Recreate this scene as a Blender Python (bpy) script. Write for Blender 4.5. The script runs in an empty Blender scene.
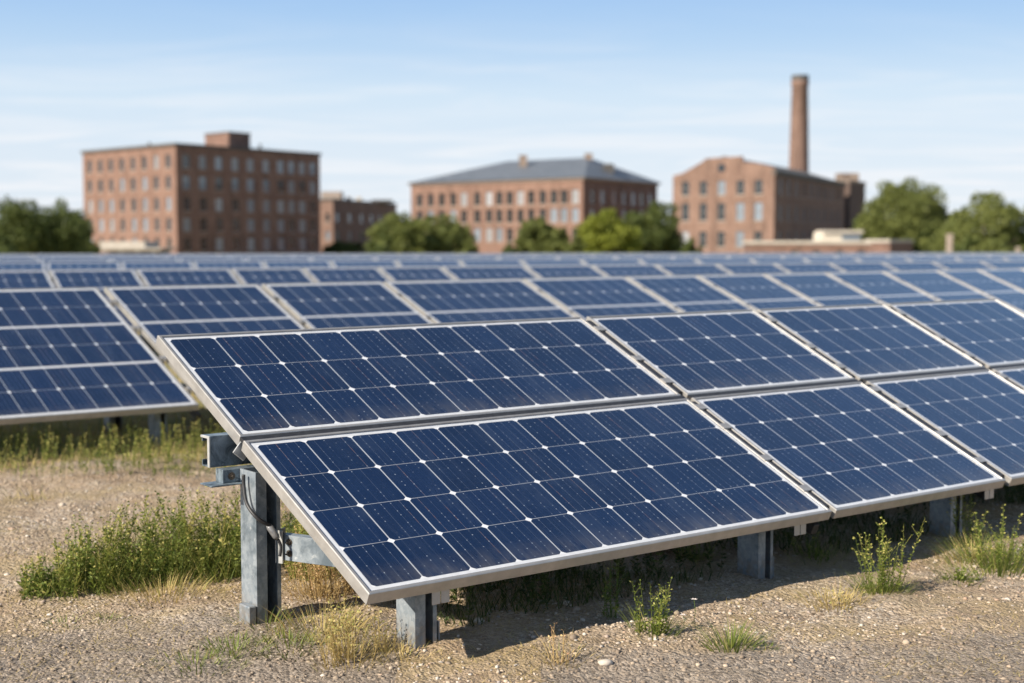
import bpy, bmesh, math, random
import numpy as np
from mathutils import Vector, Matrix
PI = math.pi; R = math.radians
C = bpy.context.scene.collection
sc = bpy.context.scene
random.seed(7)

# ------------------------------------------------------------------ camera
S = 1.3                                   # metres per fitting unit
CAM_Z = 1.15 * S
cd = bpy.data.cameras.new('camera'); cam = bpy.data.objects.new('camera', cd); C.objects.link(cam)
cam.location = (0, 0, CAM_Z); cam.rotation_euler = (R(90 - 4.143), 0, 0)
cd.sensor_width = 36; cd.lens = 49.75; cd.clip_start = .1; cd.clip_end = 9000
cd.dof.use_dof = True; cd.dof.focus_distance = 4.05 * S; cd.dof.aperture_fstop = 1.9
sc.camera = cam

# ------------------------------------------------------------------ world, sun, exposure
SUN_EL, SUN_AZ = 32.0, math.degrees(math.atan2(-.80, -.60))     # azimuth measured from +Y towards +X
w = bpy.data.worlds.new("World"); sc.world = w; w.use_nodes = True
nt = w.node_tree; nt.nodes.clear()
def N(tree, t, **k):
    n = tree.nodes.new(t)
    for a, b in k.items(): setattr(n, a, b)
    return n
sky = N(nt, 'ShaderNodeTexSky', sky_type='NISHITA', sun_disc=False)
sky.sun_elevation = R(SUN_EL); sky.sun_rotation = R(SUN_AZ % 360); sky.altitude = 200
sky.air_density = 1.0; sky.dust_density = .55; sky.ozone_density = 2.2
tc = N(nt, 'ShaderNodeTexCoord'); sep = N(nt, 'ShaderNodeSeparateXYZ'); nt.links.new(tc.outputs['Generated'], sep.inputs[0])
def wm(op, a, b=None, clamp=False):
    n = N(nt, 'ShaderNodeMath', operation=op, use_clamp=clamp)
    for i, v in enumerate((a, b)):
        if v is None: continue
        if isinstance(v, (int, float)): n.inputs[i].default_value = v
        else: nt.links.new(v, n.inputs[i])
    return n.outputs[0]
zz = wm('ADD', wm('MAXIMUM', sep.outputs[2], 0.0), .07)
cmb = N(nt, 'ShaderNodeCombineXYZ')
nt.links.new(wm('ADD', wm('MULTIPLY', wm('DIVIDE', sep.outputs[0], zz), 1.0), 3.3), cmb.inputs[0])
nt.links.new(wm('MULTIPLY', wm('DIVIDE', sep.outputs[1], zz), 1.9), cmb.inputs[1])
cn = N(nt, 'ShaderNodeTexNoise'); cn.inputs['Scale'].default_value = .9; cn.inputs['Detail'].default_value = 8
cn.inputs['Roughness'].default_value = .58; cn.inputs['Distortion'].default_value = 1.1
nt.links.new(cmb.outputs[0], cn.inputs['Vector'])
cr = N(nt, 'ShaderNodeMapRange'); cr.inputs['From Min'].default_value = .44; cr.inputs['From Max'].default_value = .64
cr.inputs['To Max'].default_value = .75
nt.links.new(cn.outputs['Fac'], cr.inputs['Value'])
lowf = N(nt, 'ShaderNodeMapRange'); lowf.inputs['From Min'].default_value = .0; lowf.inputs['From Max'].default_value = .15
lowf.inputs['To Min'].default_value = 1; lowf.inputs['To Max'].default_value = .0
nt.links.new(sep.outputs[2], lowf.inputs['Value'])
cf = wm('MULTIPLY', cr.outputs[0], wm('ADD', lowf.outputs[0], .04), True)
mx = N(nt, 'ShaderNodeMix', data_type='RGBA'); nt.links.new(cf, mx.inputs[0])
nt.links.new(sky.outputs[0], mx.inputs[6]); mx.inputs[7].default_value = (8.9, 8.9, 9.1, 1)
hr = N(nt, 'ShaderNodeValToRGB'); nt.links.new(sep.outputs[2], hr.inputs[0]); el = hr.color_ramp.elements      # thin haze low down, added bright band above: colour over sin(elevation)
K = 10.
el[0].position = 0; el[0].color = (7.4/K, 8.1/K, 8.9/K, 1); el[1].position = .8; el[1].color = (1.6/K, 3.1/K, 6.2/K, 1)
for p_, c_ in ((.06, (7.0, 7.9, 8.9)), (.10, (6.3, 7.6, 8.9)), (.135, (4.6, 6.4, 8.6)), (.17, (3.35, 5.4, 8.4)), (.30, (4.0, 6.4, 9.7)), (.45, (3.2, 5.5, 9.2)), (.62, (1.9, 3.7, 7.4))):  # upper part is an added bright band for the panels to reflect
    q = el.new(p_); q.color = tuple(v/K for v in c_) + (1,)
hs_ = N(nt, 'ShaderNodeMix', data_type='RGBA', blend_type='MULTIPLY'); hs_.inputs[0].default_value = 1; hs_.inputs[7].default_value = (K, K, K, 1); nt.links.new(hr.outputs[0], hs_.inputs[6])
hz = N(nt, 'ShaderNodeMapRange', interpolation_type='SMOOTHSTEP'); hz.inputs['From Min'].default_value = .15; hz.inputs['From Max'].default_value = .8
hz.inputs['To Min'].default_value = .92; hz.inputs['To Max'].default_value = 0
nt.links.new(sep.outputs[2], hz.inputs['Value'])
hm = N(nt, 'ShaderNodeMix', data_type='RGBA'); nt.links.new(hz.outputs[0], hm.inputs[0]); nt.links.new(sky.outputs[0], hm.inputs[6]); nt.links.new(hs_.outputs[2], hm.inputs[7])
nt.links.new(hm.outputs[2], mx.inputs[6])
bg = N(nt, 'ShaderNodeBackground'); bg.inputs[1].default_value = .06
out = N(nt, 'ShaderNodeOutputWorld'); nt.links.new(mx.outputs[2], bg.inputs[0]); nt.links.new(bg.outputs[0], out.inputs[0])
sd = bpy.data.lights.new('sun', 'SUN'); sd.energy = 5.0; sd.angle = R(.53); sd.color = (1, .90, .76)
so = bpy.data.objects.new('sun', sd); C.objects.link(so)
sv = Vector((math.cos(R(SUN_EL)) * math.sin(R(SUN_AZ)), math.cos(R(SUN_EL)) * math.cos(R(SUN_AZ)), math.sin(R(SUN_EL))))
so.rotation_euler = sv.to_track_quat('Z', 'Y').to_euler(); so.location = (0, 0, 40)
sc.view_settings.view_transform = 'Standard'; sc.view_settings.look = 'None'
sc.view_settings.exposure = 0.85; sc.view_settings.gamma = 1; sc.view_settings.use_curve_mapping = False

# ------------------------------------------------------------------ materials
class T:
    """tiny helper round a material node tree"""
    def __init__(s, name):
        s.m = bpy.data.materials.new(name); s.m.use_nodes = True; s.t = s.m.node_tree
        s.p = s.t.nodes['Principled BSDF']
    def n(s, t, **k): return N(s.t, t, **k)
    def l(s, a, b): s.t.links.new(a, b)
    def math(s, op, a, b=None, c=None, clamp=False):
        n = s.n('ShaderNodeMath', operation=op, use_clamp=clamp)
        for i, v in enumerate((a, b, c)):
            if v is None: continue
            if isinstance(v, (int, float)): n.inputs[i].default_value = v
            else: s.l(v, n.inputs[i])
        return n.outputs[0]
    def mix(s, f, a, b, blend='MIX'):
        n = s.n('ShaderNodeMix', data_type='RGBA', blend_type=blend)
        for i, v in ((0, f), (6, a), (7, b)):
            if isinstance(v, (int, float)): n.inputs[i].default_value = v
            elif isinstance(v, tuple): n.inputs[i].default_value = (*v, 1) if len(v) == 3 else v
            else: s.l(v, n.inputs[i])
        return n.outputs[2]
    def noise(s, vec, scale, detail=4, rough=.5, out='Fac', dist=0):
        n = s.n('ShaderNodeTexNoise'); n.inputs['Scale'].default_value = scale
        n.inputs['Detail'].default_value = detail; n.inputs['Roughness'].default_value = rough
        n.inputs['Distortion'].default_value = dist
        if vec is not None: s.l(vec, n.inputs['Vector'])
        return n.outputs[out]
    def rng(s, v, a, b, c=0., d=1.):
        n = s.n('ShaderNodeMapRange'); s.l(v, n.inputs['Value'])
        for k, x in zip(('From Min', 'From Max', 'To Min', 'To Max'), (a, b, c, d)): n.inputs[k].default_value = x
        return n.outputs[0]
    def obj(s): return s.n('ShaderNodeTexCoord').outputs['Object']
    def pos(s): return s.n('ShaderNodeNewGeometry').outputs['Position']
    def scaled(s, vec, v3):
        n = s.n('ShaderNodeMapping'); s.l(vec, n.inputs[0]); n.inputs['Scale'].default_value = v3; return n.outputs[0]
    def bump(s, h, strength=.3, dist=.01):
        n = s.n('ShaderNodeBump'); n.inputs['Strength'].default_value = strength; n.inputs['Distance'].default_value = dist
        s.l(h, n.inputs['Height']); s.l(n.outputs[0], s.p.inputs['Normal'])
    def set(s, **k):
        for a, b in k.items():
            a = a.replace('_', ' ')
            i = s.p.inputs[a]
            if hasattr(b, 'is_output') or isinstance(b, bpy.types.NodeSocket): s.l(b, i)
            elif isinstance(b, tuple): i.default_value = (*b, 1) if len(b) == 3 else b
            else: i.default_value = b
        return s

def mat_simple(name, c1, c2, scale=20, rough=.6, metal=0., bump=0., **k):
    t = T(name); o = t.obj()
    t.set(Base_Color=t.mix(t.rng(t.noise(o, scale, 5, .6), .35, .65), c1, c2), Roughness=rough, Metallic=metal, **k)
    if bump: t.bump(t.noise(o, scale * 4, 4), bump)
    return t.m

def mat_cells(name, band, dots):
    t = T(name)
    uv = t.n('ShaderNodeUVMap', uv_map='UVMap'); sp = t.n('ShaderNodeSeparateXYZ'); t.l(uv.outputs[0], sp.inputs[0])
    a, b = sp.outputs[0], sp.outputs[1]
    fa, fb = t.math('FRACT', a), t.math('FRACT', b)
    da = t.math('MINIMUM', fa, t.math('SUBTRACT', 1., fa)); db = t.math('MINIMUM', fb, t.math('SUBTRACT', 1., fb))
    la = t.math('LESS_THAN', da, .0135); lb = t.math('LESS_THAN', db, .0065)
    r2 = t.math('ADD', da, t.math('MULTIPLY', db, 1.25)); di = t.math('LESS_THAN', r2, .082)
    # cell colour: per-cell shade, faint cloudiness, dust
    fl = t.n('ShaderNodeCombineXYZ'); t.l(t.math('FLOOR', a), fl.inputs[0]); t.l(t.math('FLOOR', b), fl.inputs[1])
    oi = t.n('ShaderNodeObjectInfo'); t.l(t.math('MULTIPLY', oi.outputs['Random'], 40.), fl.inputs[2])
    wn = t.n('ShaderNodeTexWhiteNoise', noise_dimensions='3D'); t.l(fl.outputs[0], wn.inputs['Vector'])
    col = t.mix(wn.outputs['Value'], (.0022, .0098, .036), (.0036, .0140, .050))
    o = t.obj()
    cl = t.rng(t.noise(o, 5, 5, .6), .4, .7)
    col = t.mix(t.math('MULTIPLY', cl, .35), col, (.009, .024, .068))
    # fine fingers (across) and dirt streaks down the slope
    st = t.noise(t.scaled(o, (160, 3, 1)), 1, 3, .6)
    col = t.mix(t.math('MULTIPLY', t.rng(st, .5, .8), .22), col, (.03, .05, .09))
    # busbars: four thin lines down every cell, soldered dots along them
    f4 = t.math('FRACT', t.math('MULTIPLY', fa, 5.)); d4 = t.math('ABSOLUTE', t.math('SUBTRACT', f4, .0))
    d4 = t.math('MINIMUM', f4, t.math('SUBTRACT', 1., f4))
    lb4 = t.math('LESS_THAN', d4, .022)
    fw = t.n('ShaderNodeCombineXYZ'); t.l(t.math('ROUND', t.math('MULTIPLY', a, 5.)), fw.inputs[0]); t.l(t.math('FLOOR', b), fw.inputs[1]); t.l(oi.outputs['Random'], fw.inputs[2])
    wn2 = t.n('ShaderNodeTexWhiteNoise', noise_dimensions='3D'); t.l(fw.outputs[0], wn2.inputs['Vector'])
    k = t.math('MULTIPLY', wn2.outputs['Value'], .30)
    col = t.mix(t.math('MULTIPLY', lb4, k), col, (.30, .34, .40))
    rust = t.math('MULTIPLY', t.math('GREATER_THAN', wn2.outputs['Value'], .86), t.math('LESS_THAN', d4, .05))
    col = t.mix(t.math('MULTIPLY', rust, t.rng(t.noise(t.scaled(o, (40, 25, 1)), 1, 3), .4, .65, 0, .5)), col, (.16, .07, .035))
    fd = t.math('FRACT', t.math('ADD', t.math('MULTIPLY', b, 9.), .5)); dd = t.math('MINIMUM', fd, t.math('SUBTRACT', 1., fd))
    dot = t.math('MULTIPLY', t.math('LESS_THAN', d4, .055), t.math('LESS_THAN', dd, .1))
    wd = t.n('ShaderNodeCombineXYZ'); t.l(t.math('ROUND', t.math('MULTIPLY', a, 5.)), wd.inputs[0]); t.l(t.math('ROUND', t.math('ADD', t.math('MULTIPLY', b, 9.), .5)), wd.inputs[1])
    t.l(oi.outputs['Random'], wd.inputs[2])
    wn3 = t.n('ShaderNodeTexWhiteNoise', noise_dimensions='3D'); t.l(wd.outputs[0], wn3.inputs['Vector'])
    dk = t.rng(wn3.outputs['Value'], .45, 1, 0, dots)
    notedge = t.math('GREATER_THAN', da, .08)
    col = t.mix(t.math('MULTIPLY', t.math('MULTIPLY', dot, dk), notedge), col, (.55, .60, .68))
    white = (.60, .62, .64)
    col = t.mix(t.math('MULTIPLY', lb, .5), col, white)
    col = t.mix(t.math('MULTIPLY', la, .68), col, white)
    col = t.mix(di, col, (.74, .75, .76))
    if band:
        f2 = t.math('FRACT', t.math('MULTIPLY', b, .5)); d2_ = t.math('MULTIPLY', t.math('MINIMUM', f2, t.math('SUBTRACT', 1., f2)), 2.)
        col = t.mix(t.math('LESS_THAN', d2_, .05), col, (.52, .53, .54))
    du = t.rng(t.noise(o, 60, 3, .7), .62, .8, 0, .08)
    col = t.mix(du, col, (.35, .34, .31))
    so_ = t.n('ShaderNodeSeparateXYZ'); t.l(o, so_.inputs[0])
    low = t.math('MULTIPLY', t.rng(so_.outputs[1], .03, .16, 1, 0), t.rng(t.noise(t.scaled(o, (22, 7, 1)), 1, 5, .7), .35, .7, 0, .30))
    col = t.mix(low, col, (.24, .22, .19))
    sm_ = t.rng(t.noise(t.scaled(o, (5, 1.6, 1)), 1, 6, .7, dist=.6), .5, .75, 0, .10)
    col = t.mix(sm_, col, (.16, .19, .24))
    t.set(Base_Color=col, Roughness=.42, Coat_Weight=1., Coat_Roughness=t.rng(t.noise(o, 9, 4), .3, .7, .05, .16), Coat_IOR=1.78)
    t.p.inputs['Specular IOR Level'].default_value = .08
    return t.m

M = {}
M['cells'] = mat_cells('solar_cells', False, .5)
M['cells_band'] = mat_cells('solar_cells_banded', True, .15)
M['backsheet'] = mat_simple('white_backsheet', (.56, .57, .58), (.64, .65, .66), 30, .35, Coat_Weight=.8, Coat_Roughness=.08)
M['gasket'] = mat_simple('blue_grey_gasket', (.05, .07, .12), (.09, .12, .18), 40, .4)
def m_alu():
    t = T('anodised_aluminium'); o = t.obj()
    n1 = t.noise(t.scaled(o, (3, 3, 90)), 1, 4, .6); n2 = t.noise(o, 14, 5, .65)
    col = t.mix(t.rng(n2, .3, .7), (.35, .335, .315), (.46, .445, .42))
    col = t.mix(t.rng(t.noise(o, 130, 3), .62, .75, 0, .5), col, (.30, .27, .23))
    t.set(Base_Color=col, Metallic=.55, Roughness=t.rng(n1, .3, .7, .34, .52)); t.bump(n1, .06, .002)
    return t.m
M['alu'] = m_alu()
def m_galv():
    t = T('galvanised_steel'); o = t.obj()
    v = t.n('ShaderNodeTexVoronoi'); v.inputs['Scale'].default_value = 55; t.l(o, v.inputs['Vector'])
    col = t.mix(t.rng(v.outputs['Color'], 0, 1), (.22, .26, .30), (.35, .39, .42))
    big = t.rng(t.noise(o, 7, 6, .65, dist=.5), .44, .62)
    col = t.mix(t.math('MULTIPLY', big, .85), col, (.085, .115, .14))
    chalk = t.rng(t.noise(o, 19, 6, .7), .60, .70)
    col = t.mix(t.math('MULTIPLY', chalk, .65), col, (.60, .62, .62))
    rust = t.rng(t.noise(o, 26, 6, .7, dist=1), .66, .74, 0, .7)
    col = t.mix(rust, col, (.13, .075, .04))
    # soil splashed on the lowest decimetre
    sp = t.n('ShaderNodeSeparateXYZ'); t.l(t.pos(), sp.inputs[0])
    dirt = t.math('MULTIPLY', t.rng(sp.outputs[2], .02, .13, 1, 0), t.rng(t.noise(o, 30, 4), .35, .6))
    col = t.mix(t.math('MULTIPLY', dirt, .7), col, (.26, .20, .14))
    t.set(Base_Color=col, Metallic=.45, Roughness=.5); t.bump(t.noise(o, 60, 4), .12, .003)
    return t.m
M['galv'] = m_galv()
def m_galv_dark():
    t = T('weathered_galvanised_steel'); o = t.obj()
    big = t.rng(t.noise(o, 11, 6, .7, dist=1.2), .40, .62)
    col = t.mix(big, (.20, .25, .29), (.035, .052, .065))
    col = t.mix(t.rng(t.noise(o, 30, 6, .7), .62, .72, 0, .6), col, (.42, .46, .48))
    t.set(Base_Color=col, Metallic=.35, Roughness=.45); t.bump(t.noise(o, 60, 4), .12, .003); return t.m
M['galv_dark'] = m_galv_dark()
M['bolt'] = mat_simple('dark_bolt', (.07, .065, .06), (.14, .11, .08), 60, .45, .7)
M['zinc'] = mat_simple('bright_zinc', (.40, .41, .41), (.54, .55, .54), 40, .4, .4)
M['rubber_and_shade'] = mat_simple('black_rubber_and_shade', (.018, .018, .02), (.035, .035, .037), 40, .5)  # rubber of cables and boxes; also blackens the panel gaps as shade
M['plug'] = mat_simple('plug_grey', (.16, .16, .165), (.25, .25, .25), 40, .35, .3)

def mat_leaf(name, c1, c2, c3=None, trans=.25, attr=True):
    t = T(name); at = t.n('ShaderNodeAttribute', attribute_name='tint')
    col = t.mix(t.rng(at.outputs['Fac'], 0, 1), c1, c2)
    if c3: col = t.mix(t.rng(at.outputs['Fac'], .78, 1., 0, .9), col, c3)
    t.set(Base_Color=col, Roughness=.6)
    t.p.inputs['Specular IOR Level'].default_value = .25
    tr = t.n('ShaderNodeBsdfTranslucent'); t.l(col, tr.inputs[0])
    ms = t.n('ShaderNodeMixShader'); ms.inputs[0].default_value = trans
    t.l(t.p.outputs[0], ms.inputs[1]); t.l(tr.outputs[0], ms.inputs[2]); t.l(ms.outputs[0], t.t.nodes['Material Output'].inputs[0])
    return t.m

# ------------------------------------------------------------------ object helpers
def obj(name, mesh, parent=None, mats=None, smooth=False):
    if isinstance(mesh, bmesh.types.BMesh):
        bmesh.ops.recalc_face_normals(mesh, faces=mesh.faces)
        me = bpy.data.meshes.new(name); mesh.to_mesh(me); mesh.free()
    else: me = mesh
    for m in (mats or []): me.materials.append(m)
    o = bpy.data.objects.new(name, me); C.objects.link(o)
    if parent: o.parent = parent
    if smooth: me.shade_smooth()
    return o
def tag(o, label=None, cat=None, group=None, kind=None):
    for k, v in (('label', label), ('category', cat), ('group', group), ('kind', kind)):
        if v: o[k] = v
    return o
def empty(name, mat, label, cat, group=None):
    o = bpy.data.objects.new(name, None); C.objects.link(o); o.empty_display_size = .1
    o.matrix_world = mat if isinstance(mat, Matrix) else Matrix.Translation(Vector(mat))
    return tag(o, label, cat, group)
def box(bm, x0, x1, y0, y1, z0, z1, mi=0, M4=None):
    vs = [bm.verts.new(M4 @ Vector(p) if M4 else p) for p in
          ((x0,y0,z0),(x1,y0,z0),(x1,y1,z0),(x0,y1,z0),(x0,y0,z1),(x1,y0,z1),(x1,y1,z1),(x0,y1,z1))]
    fs = [bm.faces.new([vs[i] for i in q]) for q in ((0,3,2,1),(4,5,6,7),(0,1,5,4),(1,2,6,5),(2,3,7,6),(3,0,4,7))]
    for f in fs: f.material_index = mi
    return fs
def bev(bm, w=.002, seg=1):
    bmesh.ops.remove_doubles(bm, verts=bm.verts, dist=1e-6)
    es = [e for e in bm.edges if len(e.link_faces) == 2 and e.calc_face_angle(0) > .6]
    bmesh.ops.bevel(bm, geom=es, offset=w, segments=seg, affect='EDGES')
def tube(bm, pts, rad, seg=8, cap=True, mi=0):
    pts = [Vector(p) for p in pts]; rings = []
    rr = rad if isinstance(rad, (list, tuple)) else [rad] * len(pts)
    for i, p in enumerate(pts):
        d = (pts[min(i+1, len(pts)-1)] - pts[max(i-1, 0)]).normalized()
        a = d.orthogonal().normalized() if i == 0 else (prev - d * prev.dot(d)).normalized()
        prev = a; b = d.cross(a)
        rings.append([bm.verts.new(p + (a * math.cos(2*PI*k/seg) + b * math.sin(2*PI*k/seg)) * rr[i]) for k in range(seg)])
    for r0, r1 in zip(rings, rings[1:]):
        for k in range(seg):
            f = bm.faces.new((r0[k], r0[(k+1) % seg], r1[(k+1) % seg], r1[k])); f.material_index = mi; f.smooth = True
    if cap:
        for r_ in (rings[0], rings[-1]):
            f = bm.faces.new(r_); f.material_index = mi
def mesh_np(name, V, F, mats, tint=None, uv=None):
    """fast mesh from numpy: F is (n,k)"""
    me = bpy.data.meshes.new(name); V = np.asarray(V, np.float32); F = np.asarray(F, np.int32); k = F.shape[1]
    me.vertices.add(len(V)); me.vertices.foreach_set('co', V.ravel())
    me.loops.add(F.size); me.loops.foreach_set('vertex_index', F.ravel())
    me.polygons.add(len(F)); me.polygons.foreach_set('loop_start', np.arange(0, F.size, k, dtype=np.int32))
    me.polygons.foreach_set('loop_total', np.full(len(F), k, np.int32))
    me.update(calc_edges=True)
    if tint is not None:
        a = me.attributes.new('tint', 'FLOAT', 'FACE'); a.data.foreach_set('value', np.asarray(tint, np.float32))
    for m in mats: me.materials.append(m)
    return me

# ------------------------------------------------------------------ ground
rs = np.random.RandomState(3)
def vnoise(x, y, seed):
    x = np.asarray(x, float); y = np.asarray(y, float)
    xi = np.floor(x).astype(np.int64); yi = np.floor(y).astype(np.int64); fx = x - xi; fy = y - yi
    def h(a, b):
        n = (a * 374761393 + b * 668265263 + seed * 1442695041) & 0x7fffffff
        n = ((n ^ (n >> 13)) * 1274126177) & 0x7fffffff
        return ((n ^ (n >> 16)) & 0xffff) / 65535.
    sx = fx*fx*(3-2*fx); sy = fy*fy*(3-2*fy)
    return (h(xi,yi)*(1-sx)+h(xi+1,yi)*sx)*(1-sy) + (h(xi,yi+1)*(1-sx)+h(xi+1,yi+1)*sx)*sy
def ground_z(x, y):
    x = np.asarray(x, float); y = np.asarray(y, float)
    near = np.clip((34 - np.hypot(x, y)) / 14, 0, 1)
    z = ((vnoise(x*1.1, y*1.1, 1)-.5)*.05 + (vnoise(x*3.3, y*3.3, 2)-.5)*.022 + (vnoise(x*7, y*7, 5)-.5)*.020 + (vnoise(x*19, y*19, 6)-.5)*.013) * near
    s = np.clip((np.hypot(x, y) - 56) / 70, 0, 1); z = z - 4 * s*s*(3-2*s)
    return z
def gz(x, y): return float(ground_z(x, y))
def axis(lo, hi, a, b, st, far):
    c = list(np.arange(a, b, st)); s = st; v = b
    while v < hi: c.append(v); s *= 1.13; v += s
    c.append(hi); s = st; v = a; l = []
    while v > lo:
        s *= 1.13; v -= s; l.append(max(v, lo))
    return np.array(sorted(set(l + c)))
gx = axis(-3500, 3500, -5.5, 6.5, .04, 0); gy = axis(-400, 6000, 3.6, 12, .04, 0)
X, Y = np.meshgrid(gx, gy); Z = ground_z(X, Y)
V = np.stack([X.ravel(), Y.ravel(), Z.ravel()], 1); nx, ny = len(gx), len(gy)
i, j = np.meshgrid(np.arange(nx-1), np.arange(ny-1)); a_ = (j*nx+i).ravel()
F = np.stack([a_, a_+1, a_+nx+1, a_+nx], 1)
def m_ground():
    t = T('sandy_ground'); p = t.pos()
    v = t.n('ShaderNodeTexVoronoi'); v.inputs['Scale'].default_value = 75; t.l(p, v.inputs['Vector'])
    sc_ = t.n('ShaderNodeSeparateColor'); t.l(v.outputs['Color'], sc_.inputs[0])
    v2 = t.n('ShaderNodeTexVoronoi'); v2.inputs['Scale'].default_value = 30; t.l(p, v2.inputs['Vector'])
    grav = t.mix(sc_.outputs[0], (.21, .16, .115), (.62, .515, .40))
    grav = t.mix(t.math('MULTIPLY', t.math('GREATER_THAN', sc_.outputs[1], .9), .7), grav, (.60, .54, .46))
    soil = t.mix(t.noise(p, 6, 6, .65), (.24, .17, .105), (.50, .385, .265))
    col = t.mix(t.rng(t.noise(p, 1.3, 6, .6), .38, .60), grav, soil)
    col = t.mix(t.rng(t.noise(p, 3.1, 7, .7, dist=.4), .50, .66, 0, .55), col, (.17, .115, .07))
    col = t.mix(t.rng(t.noise(p, 11, 6, .7), .54, .68, 0, .45), col, (.15, .105, .07))
    # dry straw litter and green growth
    straw = t.mix(t.noise(t.scaled(p, (90, 20, 20)), 1, 4, .7), (.26, .19, .10), (.47, .37, .22))
    sp = t.n('ShaderNodeSeparateXYZ'); t.l(p, sp.inputs[0])
    far = t.rng(sp.outputs[1], 9.4, 10.6)                                          # beyond the track it is dry grass
    sm = t.rng(t.noise(p, 1.9, 6, .65), .47, .60)
    col = t.mix(t.math('MULTIPLY', sm, .7), col, straw)
    field = t.mix(t.rng(t.noise(p, 2.3, 6, .65), .42, .58), (.44, .33, .16), (.19, .20, .06))
    col = t.mix(t.math('MULTIPLY', far, .85), col, field)
    # grey asphalt-like chippings towards the near verge
    lef = t.math('ADD', sp.outputs[1], t.math('ADD', t.math('MULTIPLY', sp.outputs[0], -.22), t.rng(t.noise(p, 2.2, 5), 0, 1, -.4, .4)))
    rig = t.math('ADD', sp.outputs[1], t.math('ADD', t.math('MULTIPLY', sp.outputs[0], -.10), t.rng(t.noise(p, 2.2, 5), 0, 1, -.4, .4)))
    gm = t.math('MAXIMUM', t.math('MULTIPLY', t.rng(lef, 5.85, 5.65), t.math('LESS_THAN', sp.outputs[0], -.4)), t.math('MULTIPLY', t.rng(rig, 5.1, 4.9), t.math('GREATER_THAN', sp.outputs[0], .1)))
    chips = t.mix(sc_.outputs[2], (.13, .108, .09), (.40, .34, .28))
    col = t.mix(t.math('MULTIPLY', gm, .8), col, chips)
    t.set(Base_Color=col, Roughness=.92); t.p.inputs['Specular IOR Level'].default_value = .15
    h = t.math('ADD', t.math('MULTIPLY', v.outputs['Distance'], -1.), t.math('MULTIPLY', v2.outputs['Distance'], -1.2))
    t.bump(t.math('ADD', h, t.noise(p, 140, 4, .7)), 0.8, .014)
    return t.m
M['ground'] = m_ground()
me = mesh_np('ground', V, F, [M['ground']]); me.shade_smooth()
g = obj('ground', me); tag(g, 'sandy gravel ground with dry patches', None, kind='structure')

# pebbles lying on the ground: uncountable, one object
def ico():
    bm = bmesh.new(); bmesh.ops.create_icosphere(bm, subdivisions=1, radius=1)
    v = np.array([x.co[:] for x in bm.verts]); f = np.array([[q.index for q in x.verts] for x in bm.faces]); bm.free(); return v, f
IV, IF = ico()
def stones(px, py, size, seed, sink=.42):
    r = np.random.RandomState(seed); n = len(px)
    s = np.stack([size*r.uniform(.7,1.4,n), size*r.uniform(.6,1.1,n), size*r.uniform(.35,.8,n)], 1)
    a = r.uniform(0, 2*PI, n); ca, sa = np.cos(a), np.sin(a)
    v = IV[None] * (1 + r.uniform(-.22, .22, (n, len(IV), 1))) * s[:, None]
    x = v[..., 0]*ca[:, None] - v[..., 1]*sa[:, None] + px[:, None]; y = v[..., 0]*sa[:, None] + v[..., 1]*ca[:, None] + py[:, None]
    z = v[..., 2] + (ground_z(px, py) + s[:, 2]*(1-2*sink))[:, None]
    return np.stack([x, y, z], 2).reshape(-1, 3), (IF[None] + (np.arange(n)*len(IV))[:, None, None]).reshape(-1, 3), np.repeat(r.uniform(0, 1, n), len(IF))
def m_stone():
    t = T('pebble'); at = t.n('ShaderNodeAttribute', attribute_name='tint')
    rmp = t.n('ShaderNodeValToRGB'); t.l(at.outputs['Fac'], rmp.inputs[0]); e = rmp.color_ramp.elements
    e[0].position = 0; e[0].color = (.17, .13, .095, 1); e[1].position = 1; e[1].color = (.60, .55, .48, 1)
    for p_, c_ in ((.25, (.30, .235, .17, 1)), (.5, (.50, .41, .31, 1)), (.62, (.38, .25, .17, 1)), (.72, (.31, .29, .27, 1)), (.88, (.48, .41, .33, 1))):
        q = e.new(p_); q.color = c_
    t.set(Base_Color=t.mix(t.rng(t.noise(t.pos(), 90, 3), .3, .7, 0, .4), rmp.outputs[0], (.3, .24, .18)), Roughness=.85); return t.m
M['stone'] = m_stone()
def scatter(n, x0, x1, y0, y1, seed, keep=None):
    r = np.random.RandomState(seed); x = r.uniform(x0, x1, n); y = y0 + (y1-y0) * r.uniform(0, 1, n)**1.5
    k = np.abs(x) < y*.40 + .35
    dens = vnoise(x*1.7, y*1.7, 9)*.6 + vnoise(x*5, y*5, 10)*.4
    k &= dens + r.uniform(-.3, .3, n) > .44
    return x[k], y[k]
x, y = scatter(62000, -4, 4.4, 4.3, 9.2, 21); r_ = np.random.RandomState(5)
sv_, sf_, st_ = stones(x, y, .0036 + .0075*r_.random_sample(len(x))**3, 31)
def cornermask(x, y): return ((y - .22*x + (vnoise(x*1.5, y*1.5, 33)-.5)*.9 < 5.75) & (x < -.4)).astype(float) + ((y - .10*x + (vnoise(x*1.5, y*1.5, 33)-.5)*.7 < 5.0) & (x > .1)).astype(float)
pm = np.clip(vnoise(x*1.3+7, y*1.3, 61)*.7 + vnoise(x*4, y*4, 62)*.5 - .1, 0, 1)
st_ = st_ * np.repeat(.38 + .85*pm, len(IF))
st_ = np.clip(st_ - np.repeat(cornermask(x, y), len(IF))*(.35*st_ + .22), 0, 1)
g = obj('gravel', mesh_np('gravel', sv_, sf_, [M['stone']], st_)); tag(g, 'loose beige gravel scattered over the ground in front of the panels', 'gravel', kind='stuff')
x, y = scatter(800, -4, 4.4, 4.4, 8.5, 22)
sv_, sf_, st_ = stones(x, y, .009 + .012*np.random.RandomState(6).random_sample(len(x))**2.5, 32)
g = obj('pebbles', mesh_np('pebbles', sv_, sf_, [M['stone']], st_)); tag(g, 'larger rounded pebbles strewn on the gravel under the panels', 'pebbles', kind='stuff')

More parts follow.
